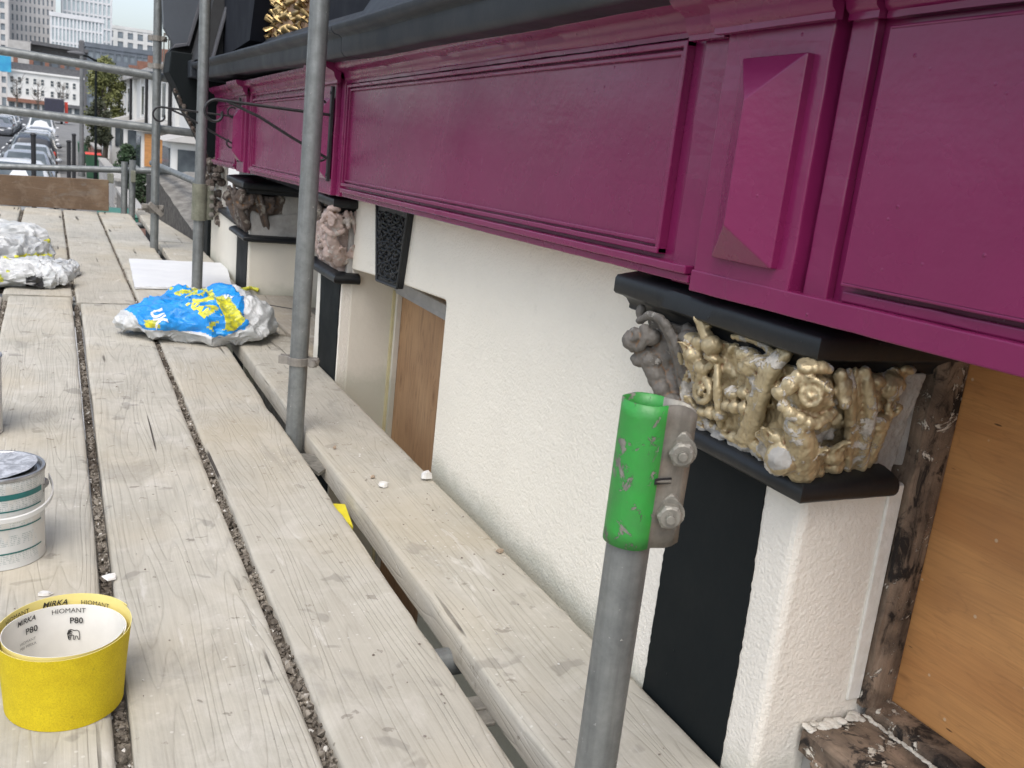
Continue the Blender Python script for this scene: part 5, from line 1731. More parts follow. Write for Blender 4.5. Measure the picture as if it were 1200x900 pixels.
hg = 'crumpled bags heaped at the left edge'
def mA(x, y, z): return 1 if (x < -.05 and z > .03 and nz(x * 4, y * 4, 1) > .12) else (2 if (.12 < x < .42 and y < -.25 and z < .055) else 0)
def mB(x, y, z): return 1 if (x > .25 and y < -.3 and z < .055) else 0
film_bag('plastic_bag', (-.150, 4.66), (.225, .150, .062), 9.0, mA, ['bag_white', 'bag_yellow', 'bag_black'], 170, 90, rz=R(4), cr=.022, label='front white bag of the heap with black and yellow inside it', group=hg)
film_bag('plastic_bag', (-.045, 4.98), (.150, .190, .038), 13.0, lambda x, y, z: 0, ['bag_clear'], 150, 80, rz=R(-8), cr=.018, label='clear bag tail lying right of the heap near the thin joint', group=hg)
film_bag('plastic_bag', (-.25, 5.32), (.235, .190, .078), 17.0, mB, ['bag_clear', 'bag_yellow'], 150, 80, rz=R(3), cr=.026, label='middle greyish white bag of the heap with a yellow edge', group=hg)
film_bag('plastic_bag', (-.28, 5.86), (.260, .165, .085), 23.0, mB, ['bag_white', 'bag_yellow'], 150, 80, rz=R(-3), cr=.018, label='rearmost smooth white bag of the heap', group=hg)

# chips of plaster, flakes and crumbs
def flake(x, y, r, seed, mat, label, h=.004, nm='plaster_flake', cat='flake'):
    rr = random.Random(seed); k = 7
    pts = [(x + r * rr.uniform(.6, 1.1) * math.cos(2 * math.pi * i / k), y + r * rr.uniform(.5, .9) * math.sin(2 * math.pi * i / k)) for i in range(k)]
    vs = [(p[0], p[1], .0012 + rr.uniform(0, h * .6)) for p in pts] + [(p[0] * .86 + x * .14, p[1] * .86 + y * .14, h + rr.uniform(0, h)) for p in pts]
    fs = [tuple(range(k - 1, -1, -1)), tuple(range(k, 2 * k))] + [(i, (i + 1) % k, k + (i + 1) % k, k + i) for i in range(k)]
    return tag(MB().add(vs, fs).build(nm, M[mat], None), label, cat)
M['chip_white'] = basic('white_chip', (.72, .71, .68), (.62, .6, .56), .7, 90, .0008, 200)
M['chip_tan'] = basic('tan_chip', (.36, .28, .20), (.28, .21, .15), .8, 90, .0008, 200)
flake(.084, 1.640, .0165, 1, 'chip_white', 'white plaster chip beside the joint behind the yellow roll')
flake(-.018, 1.60, .0125, 2, 'chip_white', 'small square pale scrap between tin and yellow roll')
flake(.818, 2.03, .020, 3, 'chip_white', 'white chip caught at the foot of the white wall', .012)
flake(.700, 1.995, .014, 4, 'chip_white', 'cluster of pale crumbs in the middle of the wall side board', .007)
flake(.690, 2.055, .007, 5, 'chip_tan', 'tiny brown chip next to the pale crumbs', .005)
flake(.822, 1.60, .010, 6, 'chip_tan', 'small tan chip on the yellow stained edge of the wall side board')
flake(.655, 2.28, .007, 7, 'chip_tan', 'round brown crumb near the gap on the wall side board', .006)
rr = random.Random(33); mb = MB()
for k in range(360):
    x = rr.uniform(-.4, .83); y = rr.uniform(.9, 4.2)
    if rr.random() < .45: x = rr.uniform(.62, .83)
    if any(abs(x - q) < .018 for q in (-.181, .077, .325)) or .54 < x < .625: continue
    r = rr.uniform(.0009, .0032); h = r * rr.uniform(.4, .9)
    a = rr.uniform(0, 3)
    vs = [(x + r * math.cos(a + i * 1.6) * rr.uniform(.6, 1.2), y + r * math.sin(a + i * 1.6) * rr.uniform(.6, 1.2), .0012) for i in range(4)] + [(x, y, .0012 + h)]
    mb.add(vs, [(0, 1, 4), (1, 2, 4), (2, 3, 4), (3, 0, 4), (3, 2, 1, 0)])
n = N('crumbs'); cc = n.vor(n.co(), 35, 'F1', 'Color'); sp_ = n.node('ShaderNodeSeparateColor'); n.put(sp_.inputs[0], cc)
tag(mb.build('plaster_crumbs', n.done(n.mix(n.ramp(sp_.outputs[0], .4, .6), (.62, .60, .56), (.16, .13, .11)), .9)), 'scatter of plaster crumbs and grit over the boards', 'debris', kind='stuff')
# damp plaster spill at far boards
o = MB().tube([(.79, 4.60, .012), (.83, 4.60, .022), (.87, 4.66, .020), (.90, 4.64, .012)], .010, 8).build('yellow_glove', M['bag_yellow'], None, smooth=60)
tag(o, 'yellowish rag end poking out behind the blue bag', 'rag')
o = MB().tube([(.70, 4.05, .004), (.78, 4.22, .004), (.88, 4.30, .004), (.97, 4.22, .004), (1.02, 4.05, .004)], .0022, 6).build('loose_wire', M['dark_iron'], None)
tag(o, 'thin dark wire curling over the doorway board', 'wire')
# ================================================================ THE STREET BEYOND
def wall_windows(parent, mb_fn, xs, zs, w, h, y, frame, glass, nm='window'):
    """windows on a wall facing -Y: recessed pane + frame, shared meshes"""
    base = None
    for z in zs:
        for x in xs:
            if base is None:
                f = MB().box(-w / 2 - .06, w / 2 + .06, -.05, .0, -h / 2 - .08, -h / 2).box(-w / 2 - .06, w / 2 + .06, -.05, 0, h / 2, h / 2 + .10).box(-w / 2 - .06, -w / 2, -.05, 0, -h / 2, h / 2).box(w / 2, w / 2 + .06, -.05, 0, -h / 2, h / 2).box(-w / 2, w / 2, -.03, 0, -.03, .03)
                o = f.build(nm, frame, parent)
                g = MB().box(-w / 2, w / 2, -.012, .0, -h / 2, h / 2).build('pane', glass, o)
                base = (o, g)
                o.location = (x - parent.location.x, y - parent.location.y, z - parent.location.z)
            else:
                c = base[0].copy(); COL.objects.link(c); c.parent = parent
                c.location = (x - parent.location.x, y - parent.location.y, z - parent.location.z)
                g = base[1].copy(); COL.objects.link(g); g.parent = c

M['glass_dark'] = basic('far_window_glass', (.05, .06, .07), (.10, .12, .13), .15, 2.0, 0)
M['stucco'] = basic('white_stucco', (.74, .74, .72), (.66, .66, .63), .8, .6, 0)
M['stucco_grey'] = basic('grey_stucco', (.46, .45, .43), (.38, .37, .35), .8, .8, 0)
M['slate_roof'] = basic('slate_roof', (.12, .12, .125), (.085, .085, .09), .7, 3, .01, 8)
M['far_brick'] = basic('far_brick', (.27, .13, .09), (.2, .1, .07), .85, 6, .004, 18)
M['conc'] = basic('pale_cladding', (.70, .71, .72), (.62, .63, .64), .7, .5, 0)
M['conc2'] = basic('warm_cladding', (.60, .58, .56), (.52, .505, .49), .7, .5, 0)
M['tower_glass'] = basic('tower_glass', (.16, .19, .22), (.24, .28, .31), .25, .35, 0)
M['tower_glass2'] = basic('pale_tower_glass', (.42, .50, .52), (.50, .57, .59), .45, .3, 0)

# --- towers
def tower(name, x0, x1, y0, y1, z1, label, clad, glass, nx, fl, ny=8, mull=.35, band=.5, cat='tower', z0=GZ, group=None):
    e = empty('tower' if name is None else name, ((x0 + x1) / 2, (y0 + y1) / 2, GZ), label, cat, group)
    cx, cy = e.location.x, e.location.y
    b = MB().box(x0 - cx, x1 - cx, y0 - cy, y1 - cy, z0 - GZ, z1 - GZ).build('glass_core', glass, e)
    g = MB()
    H = z1 - GZ
    for i in range(nx + 1):
        x = x0 + (x1 - x0) * i / nx - cx
        g.box(x - mull / 2, x + mull / 2, y0 - cy - .35, y0 - cy - .002, z0 - GZ, H)
    for i in range(ny + 1):
        y = y0 + (y1 - y0) * i / ny - cy
        for (xa, xb) in ((x1 - cx + .002, x1 - cx + .35), (x0 - cx - .35, x0 - cx - .002)):
            g.box(xa, xb, y - mull / 2, y + mull / 2, z0 - GZ, H)
    g.build('mullions', clad, e)['kind'] = 'stuff'
    g = MB(); z = z0 + fl
    while z < z1 + .01:
        g.box(x0 - cx - .28, x1 - cx + .28, y0 - cy - .28, y1 - cy + .28, z - band / 2 - GZ, z + band / 2 - GZ)
        z += fl
    g.build('floor_bands', clad, e)['kind'] = 'stuff'
    MB().box(x0 - cx - .5, x1 - cx + .5, y0 - cy - .5, y1 - cy + .5, H, H + 1.2).build('parapet', clad, e)
    return e
tower(None, -40, -12.0, 332, 352, 70, 'warm grey residential tower with tall dark window slots at far left', M['conc2'], M['tower_glass'], 12, 3.0, 8, 1.2, 1.2, group='high towers behind the street')
tower(None, -11.6, .6, 346, 364, 70, 'narrow pale brick tower just right of the far left tower', M['conc2'], M['tower_glass'], 10, 2.8, 8, .75, 1.0, group='high towers behind the street')
tower(None, 3.0, 17.2, 352, 372, 75, 'tall glass tower with white fins rising out of the frame', M['conc'], M['tower_glass2'], 11, 3.9, 10, .55, .6, group='high towers behind the street')
tower(None, -.3, 13.4, 322, 338, 24.6, 'lower white finned block standing before the glass tower', M['conc'], M['tower_glass2'], 14, 4.0, 10, .45, .6, group='high towers behind the street')
tower('apartment_block', 18.5, 36.5, 418, 432, 30.5, 'white and grey stepped block on the skyline right of the towers', M['stucco'], M['tower_glass'], 5, 3.6, 4, 1.6, 1.2, 'block')
tower('apartment_block', 8.5, 30.0, 298, 312, 16.2, 'dark blue grey slab block behind the tree', basic('blue_grey_cladding', (.14, .16, .19), (.11, .13, .15), .6, .5, 0), M['tower_glass'], 12, 3.0, 4, .5, 1.2, 'block')
tower('office_block', -4.2, 7.0, 258, 268, 12.0, 'low dark roofed office block below the white finned block', basic('dark_office', (.13, .125, .13), (.1, .1, .1), .6, .5, 0), M['tower_glass'], 6, 3.4, 3, .5, .9, 'block')
o = MB().prism([(-4.4, 12.9), (7.6, 12.6), (7.6, 13.3), (-4.4, 13.7)], 'y', 255, 270).build('roof', M['slate_roof'], None)
tag(o, 'thin sweeping dark roof blade over the low office block', 'roof')
MB().box(-9, -4.5, 250, 262, GZ, 13).build('brick_block', M['stucco_grey'], None); tag(COL.objects['brick_block'], 'stubby grey block with rounded roof beside the low office', 'block')
# --- hoarding at far left
b = MB().box(-12.5, -6.7, 199, 199.5, 4.9, 7.6).box(-10, -9.7, 199, 199.4, GZ, 4.9).build('advert_hoarding', basic('bright_blue_panel', (.03, .28, .52), (.05, .40, .60), .5, .6, 0), None)
tag(b, 'bright blue hoarding at the left beside the white terrace', 'hoarding')
# --- white terrace at the end of the street
e = empty('white_terrace', (-1.3, 205, GZ), 'long white stuccoed terrace with arched windows closing the street', 'terrace')
MB().box(-6.1, 6.4, -4, 4, 0, 7.4).build('wall', M['stucco'], e)
MB().box(-6.3, 6.6, -4.3, 4, 7.4, 7.75).build('cornice', M['stucco'], e)
MB().prism([(-6.3, 7.75), (6.6, 7.75), (6.2, 9.0), (-5.9, 9.0)], 'y', -3.4, 4).build('roof', M['slate_roof'], e)
for i in range(5): MB().box(-5.2 + i * 2.6, -4.5 + i * 2.6, -1, 1, 8.4, 10.0).build('chimney', M['far_brick'], e)
wall_windows(e, None, [-6.7, -5.45, -4.2, -2.95, -1.7, -.1, 1.0, 2.4, 3.6], [GZ + 6.0, GZ + 4.1], .48, 1.0, 200.98, M['stucco'], M['glass_dark'])
MB().box(-6.2, 2.2, -4.6, -4.0, 2.1, 2.75).build('shop_fascia', M['far_brick'], e)
MB().box(2.3, 6.4, -4.5, -4.0, 2.0, 2.6).build('shop_fascia', M['slate_roof'], e)
for i in range(9): MB().box(-5.9 + i * 1.35, -5.0 + i * 1.35, -4.2, -4.003, .2, 2.0).build('shop_window', M['glass_dark'], e)
# --- far street furniture and vehicles
def simple(mb, name, mat, label, cat, group=None, kind=None, **kw):
    return tag(mb.build(name, M[mat] if isinstance(mat, str) else mat, None, **kw), label, cat, group, kind)
M['red'] = basic('signal_red', (.65, .06, .03), (.55, .05, .03), .5, 5, 0)
M['bus'] = basic('dark_blue_panel', (.035, .035, .06), (.03, .03, .045), .4, 3, 0)
e = empty('parked_lorry', (.15, 150, GZ), 'dark box lorry stopped at the end of the road', 'lorry')
MB().box(-1.2, 1.2, -3, 3, .6, 3.3).build('body', M['bus'], e, bevel=.12)
MB().box(-1.1, 1.1, -3.2, -3.01, .35, .8).build('bumper', M['slate_roof'], e)
for sx in (-.9, .9): MB().tube([(sx - .15, -2, .45), (sx + .15, -2, .45)], .45, 14).build('wheel', M['dark_iron'], e)
simple(MB().box(1.45, 1.85, 148, 148.3, GZ + .2, GZ + 3.0), 'road_sign', 'red', 'tall red and white works sign right of the lorry', 'sign')
# bare young trees before the white terrace
def bare_tree(x, y, h, seed, label):
    rr = random.Random(seed); e = empty('bare_tree', (x, y, GZ), label, 'tree', 'bare street trees at the end of the road')
    mb = MB().tube([(0, 0, 0), (.05, 0, h * .45), (0, .1, h * .8)], [.14, .09, .04], 7)
    for k in range(26):
        z = rr.uniform(.35, .8) * h; a = rr.uniform(0, 6.28); L = rr.uniform(.15, .32) * h
        p = Vector((0, 0, z)); q = p + Vector((math.cos(a) * L * .6, math.sin(a) * L * .6, L * .7)); m_ = (p + q) / 2 + Vector((0, 0, -.06 * h))
        mb.tube([p, m_, q], [.04, .028, .012], 5)
        for s_ in range(3):
            d = Vector((rr.uniform(-1, 1), rr.uniform(-1, 1), rr.uniform(.2, 1))) * L * .4
            mb.tube([m_, m_ + d], [.02, .008], 4)
    mb.build('trunk', basic('bark', (.13, .11, .09), (.09, .075, .06), .9, 5, .01, 20) if 'bark' not in bpy.data.materials else bpy.data.materials['bark'], e)
    return e
bare_tree(-5.2, 176, 7, 1, 'leafless street tree left before the white terrace')
bare_tree(-2.2, 178, 6.4, 2, 'leafless street tree in the middle before the white terrace')
bare_tree(1.4, 172, 6.8, 3, 'leafless street tree right before the white terrace')

# leafy tree
def leafy(name, x, y, h, w, seed, label, cols, n_leaf=5200, weep=.6, lf=.16, trunk=.16, base=.25, group=None, cat='tree'):
    rr = random.Random(seed)
    e = empty(name, (x, y, GZ), label, cat, group)
    tb = MB().tube([(0, 0, 0), (.05 * w, 0, h * .3), (0, 0, h * .62)], [trunk, trunk * .7, trunk * .3], 8)
    clumps = []
    for k in range(44):
        a = rr.uniform(0, 6.28); zz = base + (1 - base) * rr.random() ** .8
        lim = math.sin(math.pi * min(1, (zz - base) / (1 - base) * .80 + .16)) ** .8
        r_ = w * .5 * lim * rr.uniform(.25, .95)
        c = Vector((math.cos(a) * r_, math.sin(a) * r_, zz * h * .93)); clumps.append((c, w * rr.uniform(.10, .2)))
        tb.tube([(0, 0, max(.15, zz - .25) * h), (c.x * .5, c.y * .5, c.z * .92), tuple(c)], [trunk * .3, trunk * .18, trunk * .06], 5)
    tb.build('trunk', bpy.data.materials['bark'], e)
    vs = []; fs = []
    for k in range(n_leaf):
        c, r_ = rr.choice(clumps)
        d = Vector((rr.gauss(0, 1), rr.gauss(0, 1), rr.gauss(0, 1))); d.normalize(); d *= r_ * rr.random() ** .4
        p = c + d + Vector((0, 0, -weep * rr.random() * r_ * 1.5))
        a = Vector((rr.uniform(-1, 1), rr.uniform(-1, 1), rr.uniform(-1, 1))).normalized(); b_ = a.orthogonal().normalized()
        s_ = lf * rr.uniform(.5, 1.2); i0 = len(vs)
        vs += [p - a * s_, p + b_ * s_ * .5, p + a * s_, p - b_ * s_ * .5]; fs.append((i0, i0 + 1, i0 + 2, i0 + 3))
    n = N('leaves_' + name + str(seed)); cc = n.noise(n.co(), .9 / lf * .1, 3); c3_ = n.vor(n.co(), .5 / lf, 'F1', 'Color')
    sp_ = n.node('ShaderNodeSeparateColor'); n.put(sp_.inputs[0], c3_)
    col = n.mix(sp_.outputs[0], cols[0], cols[1]); col = n.mix(n.ramp(cc, .45, .7), col, cols[2])
    MB().add([tuple(v) for v in vs], fs).build('crown', n.done(col, .65), e)['kind'] = 'stuff'
    return e
leafy('street_tree', 2.55, 58, 5.9, 2.5, 5, 'yellow green weeping tree rising behind the black lamp post', [(.10, .115, .035), (.15, .155, .05), (.20, .21, .07)], 7500, 1.0, .10)
leafy('street_tree', 2.0, 52, 3.4, 1.4, 8, 'dark bushy evergreen low in front of the weeping tree', [(.030, .042, .022), (.05, .06, .03), (.09, .09, .05)], 3800, .3, .08)
leafy('hedge', 2.45, 38, 1.75, 1.35, 9, 'dark green garden hedge right of the pavement', [(.022, .05, .020), (.035, .075, .03), (.06, .10, .04)], 5200, .1, .07, .05, .05, cat='hedge')
leafy('hedge', 2.55, 33, 1.15, 1.0, 10, 'lower green shrub nearer than the hedge', [(.025, .05, .022), (.04, .07, .03), (.06, .10, .04)], 3000, .1, .06, .05, .05, cat='hedge')

# lamp posts and bollards
def lamp(x, y, h, label, r=.06, arm=-1.2, mat='slate_roof', zarm=0):
    e = empty('street_lamp', (x, y, GZ), label, 'street lamp', None)
    MB().tube([(0, 0, 0), (0, 0, 1.0)], r * 1.5, 10).tube([(0, 0, 1.0), (0, 0, h)], [r, r * .8], 10).build('column', M[mat], e)
    if arm:
        MB().tube([(0, 0, h - .05), (arm * .4, 0, h + .05), (arm, 0, h + .12)], .035, 8).build('arm', M[mat], e)
        MB().ball((arm * 1.05, 0, h + .11), (.28, .12, .07), 12, 8).build('lamp_head', M['slate_roof'], e, smooth=60)
    return e
lamp(1.27, 35, 4.45, 'black lamp post with short arm over the pavement', .045, -.55, 'black_flat')
M['post_grey'] = basic('post_grey', (.16, .165, .165), (.12, .125, .125), .6, 4, 0)
lamp(1.085, 45, 5.0, 'thick grey street column topped by a dark lantern', .095, 0, 'post_grey')
simple(MB().box(.98, 1.19, 44.9, 45.1, GZ + 5.0, GZ + 5.55), 'lantern', 'slate_roof', 'dark lantern box on top of the thick grey column', 'lantern', bevel=.05)
def bollard(x, y, h, label, r=.05):
    e = empty('bollard', (x, y, GZ), label, 'bollard', 'black posts along the kerb')
    MB().tube([(0, 0, 0), (0, 0, h)], r, 10).build('post', M['dark_iron'], e, smooth=40)
    MB().ball((0, 0, h), (r * 1.25, r * 1.25, r * .8), 10, 6).build('cap', M['dark_iron'], e, smooth=60)
bollard(.315, 24, 2.15, 'taller black kerb post beside the parked cars', .045)
bollard(.455, 26, 2.25, 'black kerb post nearest the grey column', .045)
bollard(-.33, 20, 2.35, 'black post standing before the nearest white car', .045)
# wheelie bins
def bin_(x, y, label, lid='red', s=1.0, body='bin_green'):
    e = empty('wheelie_bin', (x, y, GZ), label, 'wheelie bin', 'green bins on the pavement')
    vs = [(sx * (.25 if z == 0 else .29) * s, sy * (.27 if z == 0 else .34) * s, z * s) for z in (0, .98) for sx in (-1, 1) for sy in (-1, 1)]
    MB().add(vs, [(0, 1, 3, 2), (4, 6, 7, 5), (0, 4, 5, 1), (2, 3, 7, 6), (0, 2, 6, 4), (1, 5, 7, 3)]).build('body', M[body], e, bevel=.03)
    MB().prism([(-.36 * s, .985 * s), (.38 * s, .985 * s), (.36 * s, 1.06 * s), (-.33 * s, 1.03 * s)], 'x', -.31 * s, .31 * s).build('lid', M[lid], e, bevel=.015)
    for sx in (-.24, .24): MB().tube([(sx * s, .30 * s, .10 * s), ((sx + .05) * s, .30 * s, .10 * s)], .10 * s, 12).build('wheel', M['dark_iron'], e)
M['bin_green'] = basic('bin_green', (.025, .085, .045), (.035, .10, .055), .5, 5, 0)
M['bin_teal'] = basic('bin_teal', (.02, .13, .09), (.03, .16, .11), .5, 5, 0)
bin_(1.52, 44.5, 'green wheelie bin with faded red lid on the pavement', 'red')
bin_(1.45, 56, 'smaller looking dark green bin farther up by the lamp post', 'bin_green')
bin_(1.06, 18.6, 'teal green bin top seen just past the toe board', 'bin_teal', 1.15, 'bin_teal')
# garden walls
def gwall(x0, x1, y0, y1, h, label, mat, group='low garden walls', n_=8):
    e = empty('garden_wall', ((x0 + x1) / 2, (y0 + y1) / 2, GZ), label, 'wall', group)
    cx, cy = e.location.x, e.location.y
    first = None
    rows = 4
    for r_ in range(rows):
        for k in range(n_):
            ya = y0 + (y1 - y0) * (k + (r_ % 2) * .5) / n_; yb = min(y1, ya + (y1 - y0) / n_ - .03)
            if yb - ya < .05: continue
            MB().box(x0 - cx, x1 - cx, ya - cy, yb - cy, h * r_ / rows, h * (r_ + 1) / rows - .02).build('stone', M[mat], e)
    MB().box(x0 - cx - .04, x1 - cx + .04, y0 - cy, y1 - cy, h, h + .08).build('coping', M['cement'], e)
gwall(1.62, 1.84, 30, 41.5, .95, 'pale stone garden wall behind the green bin', 'stucco_grey')
gwall(1.62, 1.84, 20, 29.5, .75, 'nearer grey garden wall beside the pavement', 'stone')
gwall(1.66, 1.9, 46.5, 57, 1.15, 'red brick garden wall by the hedge', 'far_brick')
simple(MB().box(1.35, 1.75, 13.5, 18, GZ, GZ + 1.2), 'brick_pier', 'far_brick', 'brown brick pier just beyond the toe board end', 'wall')

# terraced houses on the right
HX = 3.75
def house(y0, y1, seed, label, boarded=False, col='stucco'):
    e = empty('terraced_house', (HX + 2, (y0 + y1) / 2, GZ), label, 'house', 'terraced houses down the right side')
    cx, cy = e.location.x, e.location.y
    H = 4.6
    def b(mb, nm, mat, par=None, **kw):
        o_ = mb.build(nm, M[mat], par or e, **kw); return o_
    mb = MB().box(HX - cx, HX + 5 - cx, y0 - cy, y1 - cy, 0, H)
    b(mb, 'wall', col)
    b(MB().box(HX - .35 - cx, HX - cx, y0 - cy, y1 - cy, H - .12, H + .10), 'eave_cornice', 'stucco_grey')
    rf = b(MB().prism([(HX - .3 - cx, H + .10), (HX + 5 - cx, H + .1), (HX + 2.4 - cx, H + 1.0)], 'y', y0 - cy, y1 - cy), 'roof', 'slate_roof')
    b(MB().box(HX + 2 - cx, HX + 2.8 - cx, y1 - .9 - cy, y1 - .1 - cy, H + .6, H + 2.0), 'chimney', 'far_brick', rf)
    # pilaster strips and downpipe
    for yy in (y0 + .05, y0 + (y1 - y0) * .5, y1 - .35):
        b(MB().box(HX - .14 - cx, HX - .001 - cx, yy - cy, yy + .30 - cy, 0, H - .12), 'pilaster_strip', 'stucco')
    b(MB().tube([(HX - .2 - cx, y0 + .6 - cy, 0), (HX - .2 - cx, y0 + .6 - cy, H)], .07, 6), 'downpipe', 'dark_iron')
    # upper windows
    for yy in (y0 + 1.5, y0 + 3.6):
        w_ = b(MB().box(HX - .10 - cx, HX - .002 - cx, yy - .6 - cy, yy + .6 - cy, 2.75, 4.15), 'window', 'stucco')
        b(MB().box(HX - .12 - cx, HX - .101 - cx, yy - .48 - cy, yy + .48 - cy, 2.85, 4.05), 'pane', 'glass_dark', w_)
    # canted bay with lean-to roof
    yb0, yb1 = y0 + .9, y0 + 3.2
    poly = [(HX - cx, yb0 - cy), (HX - 1.05 - cx, yb0 + .02 - cy), (HX - 1.05 - cx, yb1 - cy), (HX - cx, yb1 - cy)]
    bay = b(MB().prism(poly, 'z', 0, 2.32), 'bay', 'stucco')
    b(MB().add([(HX - 1.25 - cx, yb0 - .2 - cy, 2.33), (HX - 1.25 - cx, yb1 + .2 - cy, 2.33), (HX - cx, yb1 + .2 - cy, 2.33), (HX - cx, yb0 - .2 - cy, 2.33), (HX - .02 - cx, yb1 + .1 - cy, 2.75), (HX - .02 - cx, yb0 - .1 - cy, 2.75)],
              [(3, 2, 1, 0), (0, 1, 4, 5), (0, 5, 3), (1, 2, 4), (2, 3, 5, 4)]), 'bay_roof', 'stucco_grey', bay)
    if boarded:
        b(MB().box(HX - .96 - cx, HX - .10 - cx, yb0 - .05 - cy, yb0 - .002 - cy, 1.18, 2.26), 'window_board', 'ply', bay)
    else:
        b(MB().box(HX - .90 - cx, HX - .20 - cx, yb0 - .03 - cy, yb0 - .002 - cy, 1.1, 2.15), 'pane', 'glass_dark', bay)
    b(MB().box(HX - 1.08 - cx, HX - 1.051 - cx, yb0 + .3 - cy, yb1 - .3 - cy, 1.1, 2.15), 'pane', 'glass_dark', bay)
    d = b(MB().box(HX - .06 - cx, HX - .003 - cx, y1 - 1.5 - cy, y1 - .6 - cy, .2, 2.3), 'door', 'bus')
    return e
yy = 25.0
labels = ['nearest white terraced house with white columns, half hidden by the black bracket', 'terraced house with its bay window boarded in orange plywood', 'third terraced house with grey lean-to bay roof', 'fourth terraced house receding down the street', 'fifth terraced house behind the hedge', 'sixth terraced house past the dark evergreen', 'farthest terraced house of the row']
for i in range(7):
    house(yy, yy + 9.2 if i else yy + 9.2, i, labels[i], i == 1)
    yy += 9.22
simple(MB().ball((5, 88, GZ + 4.3), (1.6, 1.6, .5), 12, 6), 'roof_dome', 'stucco', 'small white roof seen between the tree and the terrace', 'roof', smooth=60)

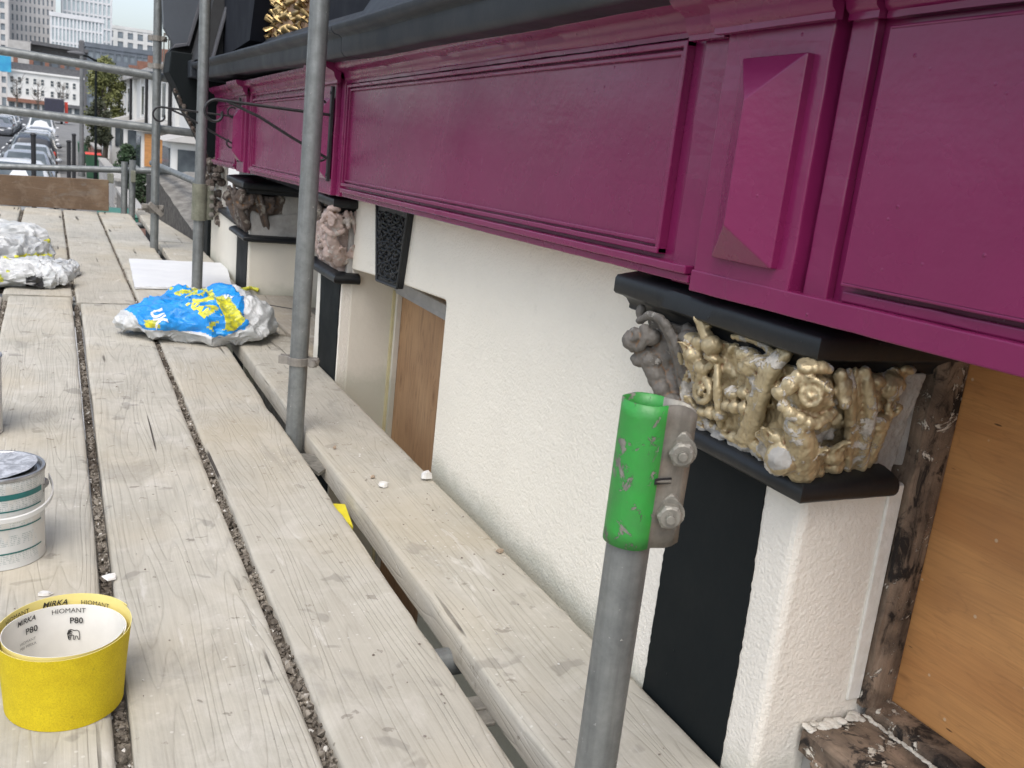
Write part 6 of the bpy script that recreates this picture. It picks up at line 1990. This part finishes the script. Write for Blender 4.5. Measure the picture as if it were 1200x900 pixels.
# cars -------------------------------------------------------------------------------
def car_mats(c, nm):
    return basic(nm, c, tuple(x * .9 for x in c), .3, 3, 0, coat=.6)
M['car_glass'] = basic('car_glass', (.06, .075, .085), (.12, .14, .15), .08, 2, 0)
M['tyre'] = basic('tyre', (.02, .02, .02), (.03, .03, .03), .8, 20, 0)
M['alloy'] = basic('alloy', (.45, .45, .46), (.35, .35, .36), .35, 20, 0, .6)
M['lamp_white'] = basic('headlamp_glass', (.70, .72, .74), (.6, .62, .65), .15, 5, 0)
def car(x, y, colr, label, face=-1, L=4.1, Wd=1.72, Hh=1.46, suv=0, group='cars parked along the kerb'):
    """face -1: nose towards the camera (-Y)"""
    e = empty('parked_car', (x, y, GZ - .12), label, 'car', group, rz=0 if face == -1 else math.pi)
    m_ = car_mats(colr, 'car_paint')
    # side profile (y from nose -L/2 to tail), with width factor per station; lofted
    st = [  # y, z_low, z_belt, z_roof, half width low, half width roof
        (-.50, .35, .58, .60, .78, .66), (-.485, .22, .66, .69, .86, .74), (-.44, .18, .74, .77, .93, .80), (-.34, .18, .82, .86, .98, .84), (-.25, .18, .88, .93, 1.0, .84),
        (-.20, .18, .90, 1.02, 1.0, .80), (-.13, .18, .91, 1.22, 1.0, .74), (-.05, .18, .92, 1.40, 1.0, .70), (.05, .18, .92, 1.46, 1.0, .70), (.20, .18, .93, 1.455, 1.0, .70),
        (.33, .18, .94, 1.38 + suv * .06, 1.0, .69), (.42, .18, .95, 1.18 + suv * .2, .98, .68), (.475, .20, .92, 1.0 + suv * .3, .94, .68), (.50, .30, .80, .86 + suv * .2, .88, .70)]
    vs = []; fs = []
    hw = Wd / 2; k_ = Hh / 1.46
    for (t, zl, zb_, zr, wl, wr) in st:
        y_ = t * L
        ring = [(-wl * .94, zl), (-wl, zl + .14), (-wl, (zl + zb_) / 2 + .05), (-wl * .965, zb_), (-(wr + (wl - wr) * .10) , zb_ + (zr - zb_) * .78), (-wr * .80, zr - .01), (0, zr + .015),
                (wr * .80, zr - .01), ((wr + (wl - wr) * .10), zb_ + (zr - zb_) * .78), (wl * .965, zb_), (wl, (zl + zb_) / 2 + .05), (wl, zl + .14), (wl * .94, zl)]
        vs += [(a * hw, y_, z * k_) for a, z in ring]
    q = 13
    for i in range(len(st) - 1):
        for j in range(q):
            fs.append((i * q + j, i * q + (j + 1) % q, (i + 1) * q + (j + 1) % q, (i + 1) * q + j))
    fs += [tuple(range(q - 1, -1, -1)), tuple((len(st) - 1) * q + j for j in range(q))]
    body = MB().add(vs, fs).build('body', m_, e, smooth=35)
    def quad(pts, nm, mat, off):
        c = sum((Vector(p) for p in pts), Vector()) / 4
        nrm = (Vector(pts[1]) - Vector(pts[0])).cross(Vector(pts[2]) - Vector(pts[0])).normalized()
        if nrm.dot(c - Vector((0, 0, .8))) < 0: nrm = -nrm
        vv = [Vector(p) * 1.0 + nrm * off for p in pts] + [Vector(p) - nrm * .01 for p in pts]
        return MB().add(vv, [(0, 1, 2, 3), (7, 6, 5, 4), (0, 4, 5, 1), (1, 5, 6, 2), (2, 6, 7, 3), (3, 7, 4, 0)]).build(nm, M[mat], e)
    w1, w2 = .72 * hw, .60 * hw
    quad([(-w1, -.205 * L, .965 * k_), (w1, -.205 * L, .965 * k_), (w2, -.065 * L, 1.375 * k_), (-w2, -.065 * L, 1.375 * k_)], 'windscreen', 'car_glass', .035)
    zr_ = 1.36 + suv * .06; zl_ = 1.0 + suv * .15
    quad([(-w1, .455 * L, zl_ * k_), (w1, .455 * L, zl_ * k_), (w2, .345 * L, zr_ * k_), (-w2, .345 * L, zr_ * k_)], 'rear_window', 'car_glass', .045)
    for sx in (-1, 1):
        quad([(sx * hw * .93, -.13 * L, .97 * k_), (sx * hw * .93, .10 * L, .97 * k_), (sx * hw * .775, .10 * L, 1.34 * k_), (sx * hw * .80, -.04 * L, 1.30 * k_)], 'side_window', 'car_glass', .035)
        quad([(sx * hw * .93, .12 * L, .97 * k_), (sx * hw * .93, .34 * L, .99 * k_), (sx * hw * .80, .29 * L, 1.28 * k_), (sx * hw * .775, .12 * L, 1.34 * k_)], 'side_window', 'car_glass', .035)
        MB().ball((sx * hw * .78, -.475 * L, .62 * k_), (.17, .10, .085), 10, 6).build('headlight', M['lamp_white'], e, smooth=60)
        MB().ball((sx * hw * .80, .480 * L, .80 * k_), (.13, .08, .15), 10, 6).build('tail_light', M['red'], e, smooth=60)
        MB().ball((sx * (hw + .09), -.155 * L, .98 * k_), (.11, .07, .07), 8, 6).build('door_mirror', m_, e, smooth=60)
        for yy_ in (-.31, .30):
            w_ = MB().tube([(sx * (hw - .2), yy_ * L, .31), (sx * (hw + .015), yy_ * L, .31)], .315, 20).build('wheel', M['tyre'], e, smooth=40)
            MB().tube([(sx * (hw + .016), yy_ * L, .31), (sx * (hw + .025), yy_ * L, .31)], .19, 14).build('rim', M['alloy'], w_)
    MB().box(-.26, .26, -.5 * L - .02, -.5 * L, .42, .53).build('number_plate', M['stucco'], e)
    MB().box(-.42 * hw * 1.3, .42 * hw * 1.3, -.497 * L - .012, -.49 * L, .60, .68).build('grille', M['tyre'], e)
    return e
SIL = (.42, .44, .46); WHT = (.66, .67, .67); BLK = (.025, .027, .032); GRY = (.16, .17, .19); BLU = (.06, .09, .14)
car(-.82, 29.5, WHT, 'nearest car, white with its bonnet just over the toe board', -1)
car(-.78, 35.2, (.26, .28, .31), 'grey car directly behind the nearest white car', -1)
car(-.76, 40.6, SIL, 'silver car third in the kerb row', -1)
car(-.74, 47.5, BLK, 'dark car with red tail lights facing up the street', 1, 4.4, 1.8, 1.68, 1)
car(-.74, 54, SIL, 'silver hatchback behind the dark tall car', -1, 4.2, 1.75, 1.55, 1)
car(-.74, 61, WHT, 'white car farther up the kerb row', -1)
car(-.74, 67, GRY, 'dark grey car far up the kerb row', 1)
car(-.74, 74, WHT, 'farthest white van shaped car of the kerb row', -1, 4.6, 1.85, 2.0, 1)
for i, (c_, l_) in enumerate([(GRY, 'dark grey car first on the opposite kerb'), (SIL, 'silver car second on the opposite kerb'), (WHT, 'white car third on the opposite kerb'), (BLU, 'dark blue car fourth on the opposite kerb'), (SIL, 'pale silver car last on the opposite kerb')]):
    car(-3.75, 88 + i * 5.6, c_, l_, 1 if i % 2 else -1, group='cars parked on the opposite kerb')
